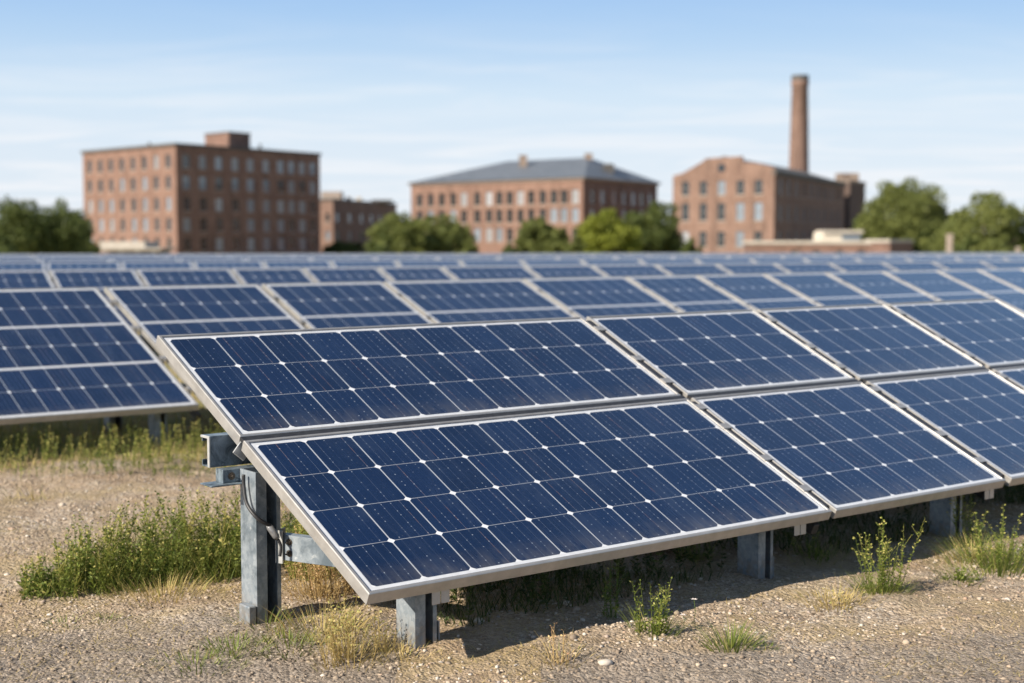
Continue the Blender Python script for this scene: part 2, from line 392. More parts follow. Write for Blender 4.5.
# ------------------------------------------------------------------ solar panels
def frame_bm(W, H, t=.046):
    bm = bmesh.new(); prof = [(0, -t), (0, -.003), (.003, 0), (.0135, 0), (.015, -.004), (.015, -.012), (.004, -.014), (.004, -t+.003), (.034, -t+.003), (.034, -t)]
    rings = []
    for d, z in prof:
        rings.append([bm.verts.new(p) for p in ((d, d, z), (W-d, d, z), (W-d, H-d, z), (d, H-d, z))])
    for k in range(len(rings)):
        a, b = rings[k], rings[(k+1) % len(rings)]
        for q in range(4): bm.faces.new((a[q], a[(q+1) % 4], b[(q+1) % 4], b[q]))
    return bm
def lam_mesh(W, H, nu, nv, cellmat, mg):
    bm = bmesh.new(); uvl = bm.loops.layers.uv.new('UVMap'); f0 = .0155; f1 = .020; f2 = mg
    def ring(d, z): return [bm.verts.new(p) for p in ((d, d, z), (W-d, d, z), (W-d, H-d, z), (d, H-d, z))]
    A, B, D, E = ring(f0, -.005), ring(f1, -.005), ring(f2, -.005), ring(f0, -.010)
    for a, b, mi in ((A, B, 2), (B, D, 1), (E, A, 1)):
        for q in range(4):
            f = bm.faces.new((a[q], a[(q+1) % 4], b[(q+1) % 4], b[q])); f.material_index = mi
    f = bm.faces.new(D); f.material_index = 0
    for l, c in zip(f.loops, ((0, 0), (nu, 0), (nu, nv), (0, nv))): l[uvl].uv = c
    f = bm.faces.new(E[::-1]); f.material_index = 1
    me = bpy.data.meshes.new('cell_sheet'); bm.to_mesh(me); bm.free()
    for m in (cellmat, M['backsheet'], M['gasket']): me.materials.append(m)
    return me
_cache = {}
def panel_meshes(W, H, nu, nv, band):
    k = (round(W, 3), round(H, 3), nu, nv, band)
    if k not in _cache:
        fo = bpy.data.meshes.new('frame'); b = frame_bm(W, H); bmesh.ops.recalc_face_normals(b, faces=b.faces); b.to_mesh(fo); b.free(); fo.materials.append(M['alu'])
        jb = bpy.data.meshes.new('junction_box'); b = bmesh.new(); box(b, W/2-.06, W/2+.06, H-.22, H-.12, -.034, -.0102); bev(b, .004); b.to_mesh(jb); b.free(); jb.materials.append(M['rubber_and_shade'])
        _cache[k] = (fo, lam_mesh(W, H, nu, nv, M['cells_band'] if band else M['cells'], .036), jb)
    return _cache[k]
class Row:
    def __init__(s, yaw, tilt, wf, zf):
        y, t = R(yaw), R(tilt)
        s.d1 = Vector((math.cos(y), math.sin(y), 0)); s.n = Vector((-math.sin(y), math.cos(y), 0))
        s.d2 = s.n * math.cos(t) + Vector((0, 0, math.sin(t))); s.d3 = s.d1.cross(s.d2)
        s.O = s.n * wf * S + Vector((0, 0, zf * S)); s.tilt = t; s.zf = zf * S; s.wf = wf * S
    def mat(s, u, v):
        p = s.O + s.d1 * u + s.d2 * v
        m = Matrix((s.d1, s.d2, s.d3)).transposed().to_4x4(); m.translation = p; return m
    def flat(s, u, w_=0, z=0):                    # frame standing upright at (u, w) from the front edge, metres
        p = s.n * (s.wf + w_) + s.d1 * u + Vector((0, 0, z))
        m = Matrix((s.d1, s.n, Vector((0, 0, 1)))).transposed().to_4x4(); m.translation = p; return m
    def under(s, w_): return s.zf + w_ * math.tan(s.tilt) - .052      # underside of the panels at distance w from the front edge
def panel(row, u0, v0, W, H, nu, nv, label, group, band=False, droop=0):
    m = row.mat(u0, v0) @ Matrix.Rotation(R(droop), 4, 'X')
    e = empty('solar_panel', m, label, 'solar panel', group)
    a, b, c = panel_meshes(W, H, nu, nv, band)
    obj('frame', a, e); obj('cell_sheet', b, e)
    if row is row1: obj('junction_box', c, e)
    return e
row1 = Row(37.70, 24.88, 3.096, .2286)
U0 = 1.923 * S
g1 = 'solar panels of the nearest row'
lowb = [(0, 1.845, 11), (1.868, 2.866, 6), (2.905, 3.787, 6), (3.817, 4.74, 6), (4.77, 5.69, 6)]
upb = [(0, 1.835, 11), (1.868, 2.858, 6), (2.888, 3.79, 6), (3.825, 4.74, 6), (4.77, 5.69, 6)]
lab_low = ['long lower panel at the near left corner of the nearest row, four cells deep', 'second panel from the left along the lower edge of the nearest row',
           'third panel along the lower edge of the nearest row, cut by the right photo edge', 'fourth panel along the lower edge of the nearest row', '']
lab_up = ['long upper panel of the nearest row, three cells deep, its left end above the beam', 'second panel from the left along the upper edge of the nearest row',
          'third panel from the left along the upper edge of the nearest row', 'fourth panel along the upper edge of the nearest row, cut by the right photo edge', '']
for k, (a, b, n_) in enumerate(lowb[:4]):
    panel(row1, U0 + a*S, 0, (b-a)*S, .770*S, n_, 4, lab_low[k], g1)
for k, (a, b, n_) in enumerate(upb[:4]):
    panel(row1, U0 + a*S, .793*S, (b-a)*S, .646*S, n_, 3, lab_up[k], g1)

# --- rack of the nearest row
def channel_bm(L, a, b, t=.005, lip=.02, closed_front=True):
    """C section along +x, height b (z), depth a (y); web on the y=0 side"""
    bm = bmesh.new()
    box(bm, 0, L, 0, t, 0, b); box(bm, 0, L, t, a, b-t, b); box(bm, 0, L, t, a, 0, t)
    box(bm, 0, L, a-t, a, t, t+lip); box(bm, 0, L, a-t, a, b-t-lip, b-t)
    return bm
def post_mesh(h, a, b, t=.006, lip=.030, name='post'):
    """upright C post: web on the x=0 side, opening to the front (-y) between two lips"""
    bm = bmesh.new()
    box(bm, 0, t, 0, b, 0, h)                       # web = left face
    box(bm, t, a, b-t, b, 0, h)                     # back
    box(bm, a-t, a, 0, b-t, 0, h)                   # right side
    box(bm, t, lip*1.5, 0, t, 0, h); box(bm, a-lip*.55, a-t, 0, t, 0, h)
    return bm
def bolt(parent, m, r=.011, l=.012):
    bm = bmesh.new()
    bmesh.ops.create_cone(bm, cap_ends=True, segments=6, radius1=r, radius2=r, depth=l, matrix=Matrix.Translation((0, 0, l/2)))
    bmesh.ops.create_cone(bm, cap_ends=True, segments=16, radius1=r*1.5, radius2=r*1.5, depth=.003, matrix=Matrix.Translation((0, 0, .0015)))
    bmesh.ops.create_cone(bm, cap_ends=True, segments=10, radius1=r*.5, radius2=r*.45, depth=.012, matrix=Matrix.Translation((0, 0, l+.005)))
    o = obj('bolt', bm, parent, [M['bolt']]); o.matrix_basis = m; return o
FR = Matrix.Rotation(R(90), 4, 'X')                 # z axis -> -y (faces the front)
def make_rack(row, us, label, group, u_lo, u_hi, detail, vmax, clamps):
    root = empty('panel_rack', row.flat(us[0], .2), label, 'panel rack', group)
    inv = root.matrix_world.inverted()
    def put(name, bm, M4, mats, parent=None):
        o = obj(name, bm, parent or root, mats)
        o.matrix_basis = (inv if parent is None else parent.matrix_basis.inverted() @ inv) @ M4; return o
    wr = .80 * S if detail else (vmax * math.cos(row.tilt)) * .60
    for k, u in enumerate(us):
        px, py = row.flat(u, .17*S).translation[:2]; z0 = gz(px, py) - .12
        wl = .145*S; h = row.under(wl) - z0 - .008
        p = put('post', post_mesh(h, .095, .125), row.flat(u, wl, z0), [M['galv']])
        p['label'] = 'short front post' 
        if detail:
            bm = bmesh.new(); box(bm, 0, .036, -.004, 0, -.006, .055); box(bm, .040, .076, -.004, 0, -.006, .055); box(bm, 0, .076, 0, .05, .05, .055); bev(bm, .0015)
            put('clip', bm, row.flat(u + (-.03 if k == 0 else .06), .03*S, row.under(.03*S) - .052), [M['alu']])
            bm = bmesh.new(); box(bm, -.01, -.004, -.01, .012, 0, .10); bev(bm, .001)
            put('stake', bm, row.flat(u + .12, wl + .02, gz(px, py) - .02), [M['galv']])
        ur = u - .19*S if (detail and k == 0) else u
        wp = .64*S if detail else wr - .14
        top = (.462*S if detail else row.under(wp) - .10)
        p2 = put('post', post_mesh(top - z0, .105, .13), row.flat(ur - (.042*S if detail and k == 0 else 0), wp, z0), [M['galv']])
        p2['label'] = 'tall rear post'
        if detail:
            bm = bmesh.new(); box(bm, -.022, .012, -.012, .07, 0, .075 + .06); bev(bm, .004)
            put('foot_block', bm, row.flat(ur - .028 - .045, wp + .005, gz(px, py) - .06), [M['galv']], p2)
            # horizontal strut between the two posts
            A = row.flat(ur + .045, wp + .012, .19*S).translation; B = row.flat(u + .03, wl + .125, .19*S).translation
            dvec = (B - A); L = dvec.length; dx = dvec.normalized(); dy = Vector((0, 0, 1)).cross(dx)
            m = Matrix((dx, dy, Vector((0, 0, 1)))).transposed().to_4x4(); m.translation = A
            bm = bmesh.new(); box(bm, 0, L, 0, .006, 0, .10); box(bm, 0, L, .006, .045, .094, .10); box(bm, 0, L, .006, .045, 0, .006); bev(bm, .0015)
            st = put('strut', bm, m, [M['galv']])
            bm = bmesh.new(); box(bm, -.006, 0, -.012, .05, -.012, .118); box(bm, .0, .03, -.012, -.006, -.012, .118); bev(bm, .0015)
            put('end_plate', bm, m, [M['zinc']], st)
            for zb in (.03, .075):
                mb = st.matrix_basis.inverted() @ inv @ m @ Matrix.Translation((.055, 0, zb)) @ FR
                b_ = bolt(st, mb, .009, .010)
    # purlins under the panels
    for wv, nm in ((wr, 'rear beam'), (.235*S if detail else wr*.25, 'front beam')):
        hb = .095*S if wv == wr else .035
        z1 = row.under(wv) - .002
        ul = u_lo - (.060*S if detail and wv == wr else -.1)
        if wv == wr:
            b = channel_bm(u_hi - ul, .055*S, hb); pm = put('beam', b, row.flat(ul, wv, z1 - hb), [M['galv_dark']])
            if detail:
                bm = bmesh.new(); box(bm, -.006, 0, -.004, .012, 0, hb); box(bm, -.006, 0, .012, .055*S, hb-.01, hb); bev(bm, .0012)
                put('end_lip', bm, row.flat(ul, wv, z1 - hb), [M['zinc']], pm)
                zb = z1 - hb
                bm = bmesh.new(); box(bm, 0, .22, 0, .006, 0, .052); box(bm, 0, .22, .006, .06, .046, .052); box(bm, -.008, 0, -.002, .06, 0, .054); box(bm, -.07, .24, -.03, .07, -.006, 0); bev(bm, .0015)
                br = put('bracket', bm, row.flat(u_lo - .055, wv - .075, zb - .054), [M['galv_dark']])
                for xb in (.03, .125): bolt(br, Matrix.Translation((xb, 0, .026)) @ FR, .010, .008)
                bm = bmesh.new(); box(bm, -.03, .03, -.006, 0, -.035, .035); bev(bm, .002)
                mm = row.flat(u_lo + .015, wv - .095, zb + .075) @ Matrix.Rotation(R(40), 4, 'Y')
                put('corner_plate', bm, mm, [M['zinc']])
        else:
            bm = bmesh.new(); box(bm, 0, u_hi - ul, 0, .05, 0, hb); bev(bm, .002)
            put('rail', bm, row.flat(ul, wv + .12, row.under(wv + .12) - hb - .002), [M['galv']])
    # rafters seen through the gaps, with clamps holding the panel edges
    for (uc, vs) in clamps:
        bm = bmesh.new(); box(bm, -.02, .02, .05, vmax - .05, -.16, -.11); bev(bm, .002)
        put('rafter', bm, row.mat(uc, 0), [M['rubber_and_shade']])  # coloured black so the gaps above look shaded
        for v in vs:
            bm = bmesh.new(); box(bm, -.030, .030, -.022, .022, .001, .005); box(bm, -.008, .008, -.022, .022, -.109, .001); bev(bm, .001)
            cl = put('clamp', bm, row.mat(uc, v), [M['alu']])
    if detail:
        for a, b, n_ in lowb[:4]:
            bm = bmesh.new(); box(bm, a*S + .002, b*S - .002, .770*S + .0005, .793*S - .0005, -.020, -.0025)
            put('row_gap_shade', bm, row.mat(U0, 0), [M['rubber_and_shade']])  # black strip added to paint shade between upper and lower panels
        for (l0, l1), (v0, v1) in (((lowb, lowb), (0.01, .768)), ((upb, upb), (.797, 1.43))):
            for k in range(3):
                ua, ub = l0[k][1]*S, l0[k+1][0]*S; vv = [v0*S] + [v_ for v_ in clamps[k][1] if v0*S < v_ < v1*S] + [v1*S]
                for va, vb in zip(vv, vv[1:]):
                    bm = bmesh.new(); box(bm, ua + .0005, ub - (ub-ua)*.12, va + .030, vb - .030, -.045, -.003)
                    put('column_gap_shade', bm, row.mat(U0, 0), [M['rubber_and_shade']])  # black filler added so each column gap looks deep in shade
    return root
ups = [U0 + a*S for a in (.240, 1.64, 2.725, 3.9)]
gaps1 = [(U0 + c*S, [v*S for v in (.14, .34, .56, .70, .90, 1.08, 1.33)]) for c in (1.852, 2.876, 3.805)]
# the three uprights in view and one past the frame carry the near row
rk1 = make_rack(row1, ups, 'galvanised steel rack of the nearest row, beam end and tall post showing at left', 'panel racks', U0, U0 + 4.74*S, True, 1.44*S, gaps1)

# cable hanging from the bracket to a plug on the strut
def P1(u, w_, z): return row1.flat(U0 + (u - .022)*S, w_*S, z*S).translation
pts = [P1(.014, .685, .452), P1(.013, .683, .42), P1(.012, .664, .37), P1(.022, .630, .335), P1(.045, .622, .315), P1(.066, .622, .303)]
def smooth_pts(p, n=6):
    o = []; q = [p[0]] + list(p) + [p[-1]]
    for i in range(1, len(q)-2):
        for k in range(n):
            t = k/n; a, b, c, d = q[i-1], q[i], q[i+1], q[i+2]
            o.append(.5*((2*b) + (c-a)*t + (2*a-5*b+4*c-d)*t*t + (3*b-a-3*c+d)*t**3))
    o.append(q[-2]); return o
ce = empty('cable', pts[0], 'black cable curving down the tall post from the bracket to the strut', 'cable')
def rel(o, e):
    o.matrix_basis = e.matrix_world.inverted(); return o
bm = bmesh.new(); tube(bm, smooth_pts(pts), .0072, 10); rel(obj('wire', bm, ce, [M['rubber_and_shade']]), ce)
bm = bmesh.new(); a, b = P1(.062, .628, .306), P1(.085, .610, .262); tube(bm, [a, a.lerp(b, .15), a.lerp(b, .2), a.lerp(b, .8), b], [.009, .012, .014, .014, .009], 12)
rel(obj('plug', bm, ce, [M['plug']]), ce)
bm = bmesh.new(); tube(bm, smooth_pts([P1(.085, .610, .262), P1(.092, .605, .24), P1(.09, .607, .21)]), .006, 8); rel(obj('wire', bm, ce, [M['rubber_and_shade']]), ce)

# --- rows behind
ORD = 'first second third fourth fifth sixth seventh eighth ninth tenth eleventh twelfth thirteenth fourteenth fifteenth sixteenth seventeenth eighteenth nineteenth twentieth'.split()
def ordw(n):
    if n <= 20: return ORD[n-1]
    return ('twenty-' if n < 30 else 'thirty-') + ORD[(n % 10) - 1] if n % 10 else 'thirtieth'
rowdefs = []
row2 = Row(36.0, 20.9, 7.37, .23); us2 = [-.62, .65, 1.92, 3.195]
def u_at(row, px, wtop):
    t = (px - 512) / 1415; y = math.atan2(row.d1.y, row.d1.x); D = wtop / (math.cos(y) - math.sin(y)*t); return D * (t*math.cos(y) + math.sin(y))
us2 = [u_at(row2, 100, 8.98) - k*1.17 for k in (3, 2, 1)] + [u_at(row2, p, 8.98) for p in (100, 260, 382, 521, 624, 695, 762, 824, 881, 935, 976)] 
us2 += [us2[-1] + .75, us2[-1] + 1.5]
row3 = Row(28.0, 18.5, 14.8 - 1.54, .325); u3 = u_at(row3, 48, 14.8)
us3 = [u3 - .9*k for k in (2, 1)] + [u_at(row3, p, 14.8) for p in (48, 135, 230, 302, 377, 440, 523)]
while us3[-1] < u_at(row3, 1040, 14.8): us3.append(us3[-1] + .93)
def far_row(yaw, wt, zt, pw):
    row = Row(yaw, 14.5, wt - 1.57, zt - 1.62*math.sin(R(14.5))); us = [u_at(row, -30, wt)]
    while us[-1] < u_at(row, 1050, wt): us.append(us[-1] + pw)
    return row, us
row4, us4 = far_row(19.0, 20.4, .840, .98); row5, us5 = far_row(15.0, 24.4, .838, 1.1)
row6, us6 = far_row(11.0, 28.0, .836, 1.2); row7, us7 = far_row(8.0, 31.6, .833, 1.31)
for ri, (row, us, Hn, nv, nm) in enumerate(((row2, us2, 1.715, 6, 'second'), (row3, us3, 1.62, 6, 'third'), (row4, us4, 1.62, 6, 'fourth'), (row5, us5, 1.62, 6, 'fifth'), (row6, us6, 1.62, 6, 'sixth'), (row7, us7, 1.62, 6, 'seventh and farthest'))):
    n = len(us) - 1
    for k in range(n):
        gap = .055 if ri == 0 and k in (2, 3) else .032
        W = (us[k+1] - us[k] - gap) * S; nu = max(5, round((us[k+1]-us[k]) / .148))
        panel(row, (us[k] + gap/2)*S, 0, W, Hn*S, nu, nv, '%s solar panel from the left in the %s row from the camera' % (ordw(k+1), nm), 'solar panels of the %s row' % nm, True)
    base = u_at(row2, 152, 7.52) if ri == 0 else us[0] + .5
    pu = []
    q = base - (2.7 if ri == 0 else 0)
    while q < us[-1] - .1: 
        if q > us[0]: pu.append(q*S)
        q += 1.35 if ri == 0 else 1.9
    cl = [(us[k]*S, [v*Hn*S for v in (.12, .36, .62, .86)]) for k in range(1, n)] if ri < 2 else []
    make_rack(row, pu, 'galvanised steel rack under the %s row of panels' % nm, 'panel racks', us[0]*S, us[-1]*S, False, Hn*S, cl)

# ------------------------------------------------------------------ weeds and grass
M['weed'] = mat_leaf('weed_green', (.075, .115, .022), (.235, .265, .05), (.52, .44, .15), .3)
M['drygrass'] = mat_leaf('dry_grass', (.34, .26, .09), (.66, .52, .24), (.26, .29, .07), .35)
M['tuft'] = mat_leaf('fresh_grass', (.09, .135, .025), (.23, .27, .055), (.48, .40, .16), .3)
M['seed'] = mat_leaf('seed_heads', (.34, .24, .10), (.60, .45, .22), (.36, .19, .12), .2)
M['petal'] = mat_simple('pale_petals', (.62, .55, .50), (.72, .66, .62), 60, .7)
class Veg:
    def __init__(s, seed): s.V = []; s.F = []; s.T = []; s.n = 0; s.r = random.Random(seed)
    def quad(s, pts, t):
        s.V += [tuple(p) for p in pts]; s.F.append((s.n, s.n+1, s.n+2, s.n+3)); s.n += 4; s.T.append(t)
    def blade(s, base, dirv, L, w_, t, bend=.5, seg=3):
        r = s.r; side = Vector((-dirv.y, dirv.x, 0))
        if side.length < 1e-3: side = Vector((1, 0, 0))
        side = side.normalized().lerp(Vector((r.uniform(-1, 1), r.uniform(-1, 1), 0)).normalized(), .4); p = Vector(base); d = dirv.normalized()
        for k in range(seg):
            a = w_ * (1 - k/seg) * .5; b = w_ * (1 - (k+1)/seg) * .5 + .0002
            q = p + d * (L/seg)
            s.quad((p - side*a, p + side*a, q + side*b, q - side*b), t); p = q
            d = (d + Vector((dirv.x, dirv.y, -.35)) * bend * .5).normalized()
        return p
    def leaf(s, p, d, L, w_, t):
        up = Vector((s.r.uniform(-1, 1), s.r.uniform(-1, 1), s.r.uniform(-.2, 1))); sd_ = d.cross(up).normalized() * w_ * .5
        s.quad((p, p + d*L*.5 + sd_, p + d*L, p + d*L*.5 - sd_), t)
    def stem(s, base, h, lean, leafy=1., seedy=.5, leafL=.022, branch=0, t0=.4):
        r = s.r; p = Vector(base); d = Vector((lean[0], lean[1], 1)).normalized(); n = max(4, int(h / .014)); w0 = .0032
        for k in range(n):
            f = k / n; q = p + d * h / n
            wd = w0 * (1 - .65*f)
            for sdv in (Vector((wd/2, 0, 0)), Vector((0, wd/2, 0))): s.quad((p - sdv, p + sdv, q + sdv, q - sdv), min(1, t0 + f*.3))
            if r.random() < leafy:
                for _ in range(2 if f < .6 else 1):
                    a = r.uniform(0, 2*PI); ld = Vector((math.cos(a), math.sin(a), r.uniform(.1, 1.1))).normalized()
                    s.leaf(q, ld, leafL * r.uniform(.5, 1.3) * (1.15 - .6*f), leafL * .38, min(.95, max(0, t0 + r.uniform(-.3, .3))))
            if f > .55 and r.random() < seedy:
                for _ in range(2):
                    a = r.uniform(0, 2*PI); ld = Vector((math.cos(a), math.sin(a), r.uniform(-.2, .8))).normalized()
                    s.leaf(q + ld*.003, ld, .012, .008, r.uniform(.8, 1))
            if branch and .2 < f < .8 and r.random() < .16:
                a = r.uniform(0, 2*PI)
                s.stem(q, h * (1-f) * .55, (math.cos(a)*.7, math.sin(a)*.7), leafy*.8, seedy, leafL*.7, 0, t0 + .1)
            d = (d + Vector((r.uniform(-.06, .06), r.uniform(-.06, .06), .02))).normalized(); p = q
        return p
    def mesh(s, name, mats): return mesh_np(name, s.V, s.F, mats, s.T)
def gpt(px, py):                                   # where a ground pixel of the photo lies, metres
    t = (px - 512) / 1415; D = CAM_Z * 1415 / (py - 239); return t * D, D

M['under'] = mat_leaf('weed_painted_shade', (.030, .052, .012), (.095, .12, .028), (.22, .18, .08), .2)  # weed green darkened to deepen the shade under the front panels
# the leafy mass of weeds left of the tall post
v = Veg(11); r = v.r
for k in range(560):
    f = r.random(); px = 14 + 230*f; py = 603 - 22*f + r.uniform(-34, 2) * (.35 + .65*f)
    x, y = gpt(px, py); edge = min(1, f*2.2 + .38)
    dn = float(vnoise(x*3.5, y*3.5, 44))
    if dn < (.18 if f < .3 else .36): continue
    h = (r.uniform(.08, .22) if r.random() < .75 else r.uniform(.26, .44)) * edge * (.5 + .72*dn) 
    v.stem((x, y, gz(x, y) - .01), h, (r.uniform(-.3, .3), r.uniform(-.3, .3)), .75, .28, .026, 1, r.uniform(.05, .8))
for k in range(2600):
    f = r.random(); x, y = gpt(25 + 222*f, 602 - 20*f + r.uniform(-38, 5) * (.4 + .6*f)); a = r.uniform(0, 2*PI)
    if r.random() > f*2.6 + .12: continue
    v.blade((x, y, gz(x, y) - .005), Vector((math.cos(a)*.5, math.sin(a)*.5, 1)), r.uniform(.06, .28) * min(1, .45 + f*1.8), .0042, r.uniform(0, 1), .45)
for k in range(190):
    x, y = gpt(r.uniform(286, 345), r.uniform(556, 584))
    v.stem((x, y, gz(x, y) - .01), r.uniform(.08, .26), (r.uniform(-.3, .3), r.uniform(-.3, .3)), .7, .4, .024, 1, r.uniform(.3, .9))
tag(obj('weeds', v.mesh('weeds', [M['weed']])), 'dense patch of knee-high green weeds beside the tall post', 'weeds', kind='stuff')

def weed(px, py, hpx, n, label, group, mat='weed', spread=.06, leafy=.9, seedy=.4, leafL=.018, br=1, blades=30, seed=1, cat='weed', name='weed_plant', t0=.45, tall=.6):
    x, y = gpt(px, py); h = hpx / 1415 * y; v = Veg(seed); r = v.r; leafL *= .95; n = int(n*3.2); seedy *= .7; blades = int(blades*1.8)
    for k in range(n):
        a = r.uniform(0, 2*PI); q = r.uniform(0, spread); hh = h * (1 if k == 0 else r.uniform(.3, 1.) * .95)
        v.stem((math.cos(a)*q, math.sin(a)*q, gz(x+math.cos(a)*q, y+math.sin(a)*q) - .01), hh, (math.cos(a)*q*3.2, math.sin(a)*q*2.), leafy, seedy, leafL, br, t0 + r.uniform(-.15, .2))
    for k in range(blades):
        a = r.uniform(0, 2*PI); q = r.uniform(0, spread*1.5)
        v.blade((math.cos(a)*q, math.sin(a)*q, gz(x+math.cos(a)*q, y+math.sin(a)*q) - .005), Vector((math.cos(a)*.8, math.sin(a)*.8, 1)), r.uniform(.04, .15), .0042, r.uniform(0, 1), .5)
    o = obj(name, v.mesh(name, [M[mat]])); o.location = (x, y, 0)
    return tag(o, label, cat, group)
G = 'weeds growing on the gravel'
weed(655, 642, 60, 9, 'leafy weed with curled tips at the shadow edge before the long lower panel', G, seed=21, spread=.075, blades=70, leafL=.02)
weed(612, 625, 78, 2, 'thin dark weed stalk rising in the shadow under the long lower panel', G, seed=22, spread=.03, blades=10, seedy=.1, t0=.1)
weed(560, 668, 40, 3, 'small reddish dry weed beside the pale stone', G, mat='seed', seed=36, spread=.04, blades=14, leafL=.010)
weed(886, 596, 82, 8, 'tallest spiky weed at the shadow edge below the second lower panel', G, seed=23, spread=.085, blades=110, leafL=.018, seedy=.7)
weed(1004, 566, 62, 9, 'large weed with brown spikes at the right photo edge', G, seed=24, spread=.16, blades=180, leafL=.02, seedy=.7)
weed(975, 548, 58, 4, 'weed with thin brown spikes in the shade left of the large right-edge weed', G, seed=25, spread=.07, blades=60, leafL=.018, seedy=.8)
weed(966, 585, 16, 5, 'low flat green weed right of the tallest spiky weed', G, seed=26, spread=.08, blades=60, leafL=.024, seedy=0, br=0)
weed(846, 612, 22, 5, 'low dry weed on the gravel left of the tallest spiky weed', G, mat='drygrass', seed=27, spread=.10, blades=70, leafL=.014)
weed(318, 602, 80, 20, 'twiggy dry weed standing in the shade right of the tall post', G, mat='seed', seed=28, spread=.12, blades=120, leafL=.012, leafy=.7)
weed(352, 596, 56, 16, 'brown bushy weed behind the front corner of the near panel', G, mat='seed', seed=37, spread=.09, blades=60, leafL=.012, leafy=.7)
weed(345, 664, 70, 16, 'straw-coloured branching weed left of the short front post', G, mat='drygrass', seed=29, spread=.10, blades=90, leafL=.010, leafy=.5, seedy=.9)
weed(382, 657, 45, 5, 'small pale dry weed touching the foot of the short front post', G, mat='drygrass', seed=38, spread=.05, blades=40, leafL=.010, leafy=.5, seedy=.9)
weed(455, 590, 22, 6, 'small bright green weed lit under the near panel just right of the short post', G, seed=39, spread=.08, blades=50, leafL=.02)
weed(820, 560, 26, 6, 'dim weed in the shade beside the second short post', G, seed=40, spread=.10, blades=50, leafL=.016)
weed(700, 560, 26, 6, 'dim weed in the shade left of the second short post', G, seed=41, spread=.10, blades=50, leafL=.016)
def tuft(px, py, hpx, n, label, spread, seed, mat='tuft', group='grass tufts on the gravel', wmul=1.):
    x, y = gpt(px, py); h = hpx/1415*y; v = Veg(seed); r = v.r
    for k in range(n):
        a = r.uniform(0, 2*PI); q = spread * r.random()**.7; q2 = q/spread
        v.blade((math.cos(a)*q, math.sin(a)*q*.8, gz(x+math.cos(a)*q, y+math.sin(a)*q*.8) - .006), Vector((math.cos(a)*(.3+.7*q2), math.sin(a)*(.3+.7*q2), 1)), h * r.uniform(.6, 1.3), .0048*wmul, r.uniform(0, 1), .55)
    o = obj('grass_tuft', v.mesh('grass_tuft', [M[mat]])); o.location = (x, y, 0); return tag(o, label, 'grass tuft', group)
tuft(320, 640, 30, 260, 'straw-coloured grass between the two left posts', .20, 64, 'drygrass')
tuft(978, 560, 26, 240, 'dry straw-coloured grass left of the wide right-edge tuft', .18, 65, 'drygrass')
tuft(835, 606, 14, 160, 'low dry grass at the shadow edge left of the tallest spiky weed', .16, 66, 'drygrass')
tuft(560, 664, 12, 120, 'sparse dry grass round the small reddish weed', .14, 67, 'drygrass')
tuft(735, 655, 30, 240, 'green grass tuft on the gravel right of the curled weed', .10, 51)
tuft(770, 657, 10, 60, 'tiny flat green tuft right of the grass tuft near the bottom edge', .05, 52)
tuft(886, 597, 24, 160, 'grass round the foot of the tallest spiky weed', .13, 53)
tuft(1008, 570, 36, 420, 'wide grass tuft at the right photo edge below the panels', .30, 54)
tuft(190, 672, 14, 230, 'low green patch of grass at the bottom left, left of the dry weed', .17, 55)
tuft(230, 660, 18, 170, 'low green grass patch in front of the tall post foot', .14, 56)
tuft(285, 655, 17, 200, 'green grass patch between the tall post and the short front post', .16, 57)
tuft(60, 625, 10, 90, 'small green tuft at the left below the dense weeds', .10, 58)
tuft(100, 622, 9, 70, 'small green tuft below the middle of the dense weeds', .08, 59)
tuft(220, 655, 10, 90, 'faint green tuft beside the tall post foot', .10, 60)
tuft(160, 600, 22, 330, 'straw-coloured dry grass in front of the dense weeds', .26, 61, 'drygrass')
tuft(262, 632, 18, 120, 'thin grass round the foot of the tall post', .16, 62)
tuft(400, 665, 14, 150, 'dry grass at the foot of the short front post', .14, 63, 'drygrass')
# two pale flowers on thin stalks
for px, py, hp, lb in ((697, 625, 22, 'pale small flower on a thin stalk, the higher of two'), (686, 628, 10, 'pale small flower low on the gravel, the lower of two')):
    x, y = gpt(px, py); h = hp/1415*y; e = empty('flower', (x, y, gz(x, y)), lb, 'flower', 'pale flowers on the gravel')
    bm = bmesh.new(); tube(bm, [(0, 0, -.01), (.006, 0, h*.5), (0, .004, h)], .0012, 5); obj('stalk', bm, e, [M['tuft']])
    bm = bmesh.new()
    for k in range(7):
        a = 2*PI*k/7; u_ = Vector((math.cos(a), math.sin(a), .25)); s_ = Vector((-math.sin(a), math.cos(a), 0))
        f = bm.faces.new([bm.verts.new(Vector((0, .004, h)) + q) for q in (u_*.002, u_*.009 + s_*.004, u_*.015, u_*.009 - s_*.004)])
    obj('petals', bm, e, [M['petal']])
# one pale stone near the bottom edge and a few more
for k, (px, py, sz, lb) in enumerate(((607, 668, .022, 'pale stone lying on the sunlit gravel near the bottom edge'), (478, 628, .02, 'rounded stone in the shadow right of the short front post'))):
    x, y = gpt(px, py); bm = bmesh.new(); bmesh.ops.create_icosphere(bm, subdivisions=2, radius=1)
    rr = random.Random(k)
    for v_ in bm.verts: v_.co = Vector((v_.co.x*sz*1.2, v_.co.y*sz*.9, v_.co.z*sz*.62)) * rr.uniform(.84, 1.12)
    o = obj('stone', bm, None, [mat_simple('stone_grey', (.38, .33, .27), (.54, .48, .41), 25, .85)], True); o.location = (x, y, gz(x, y) + sz*.25); tag(o, lb, 'stone')

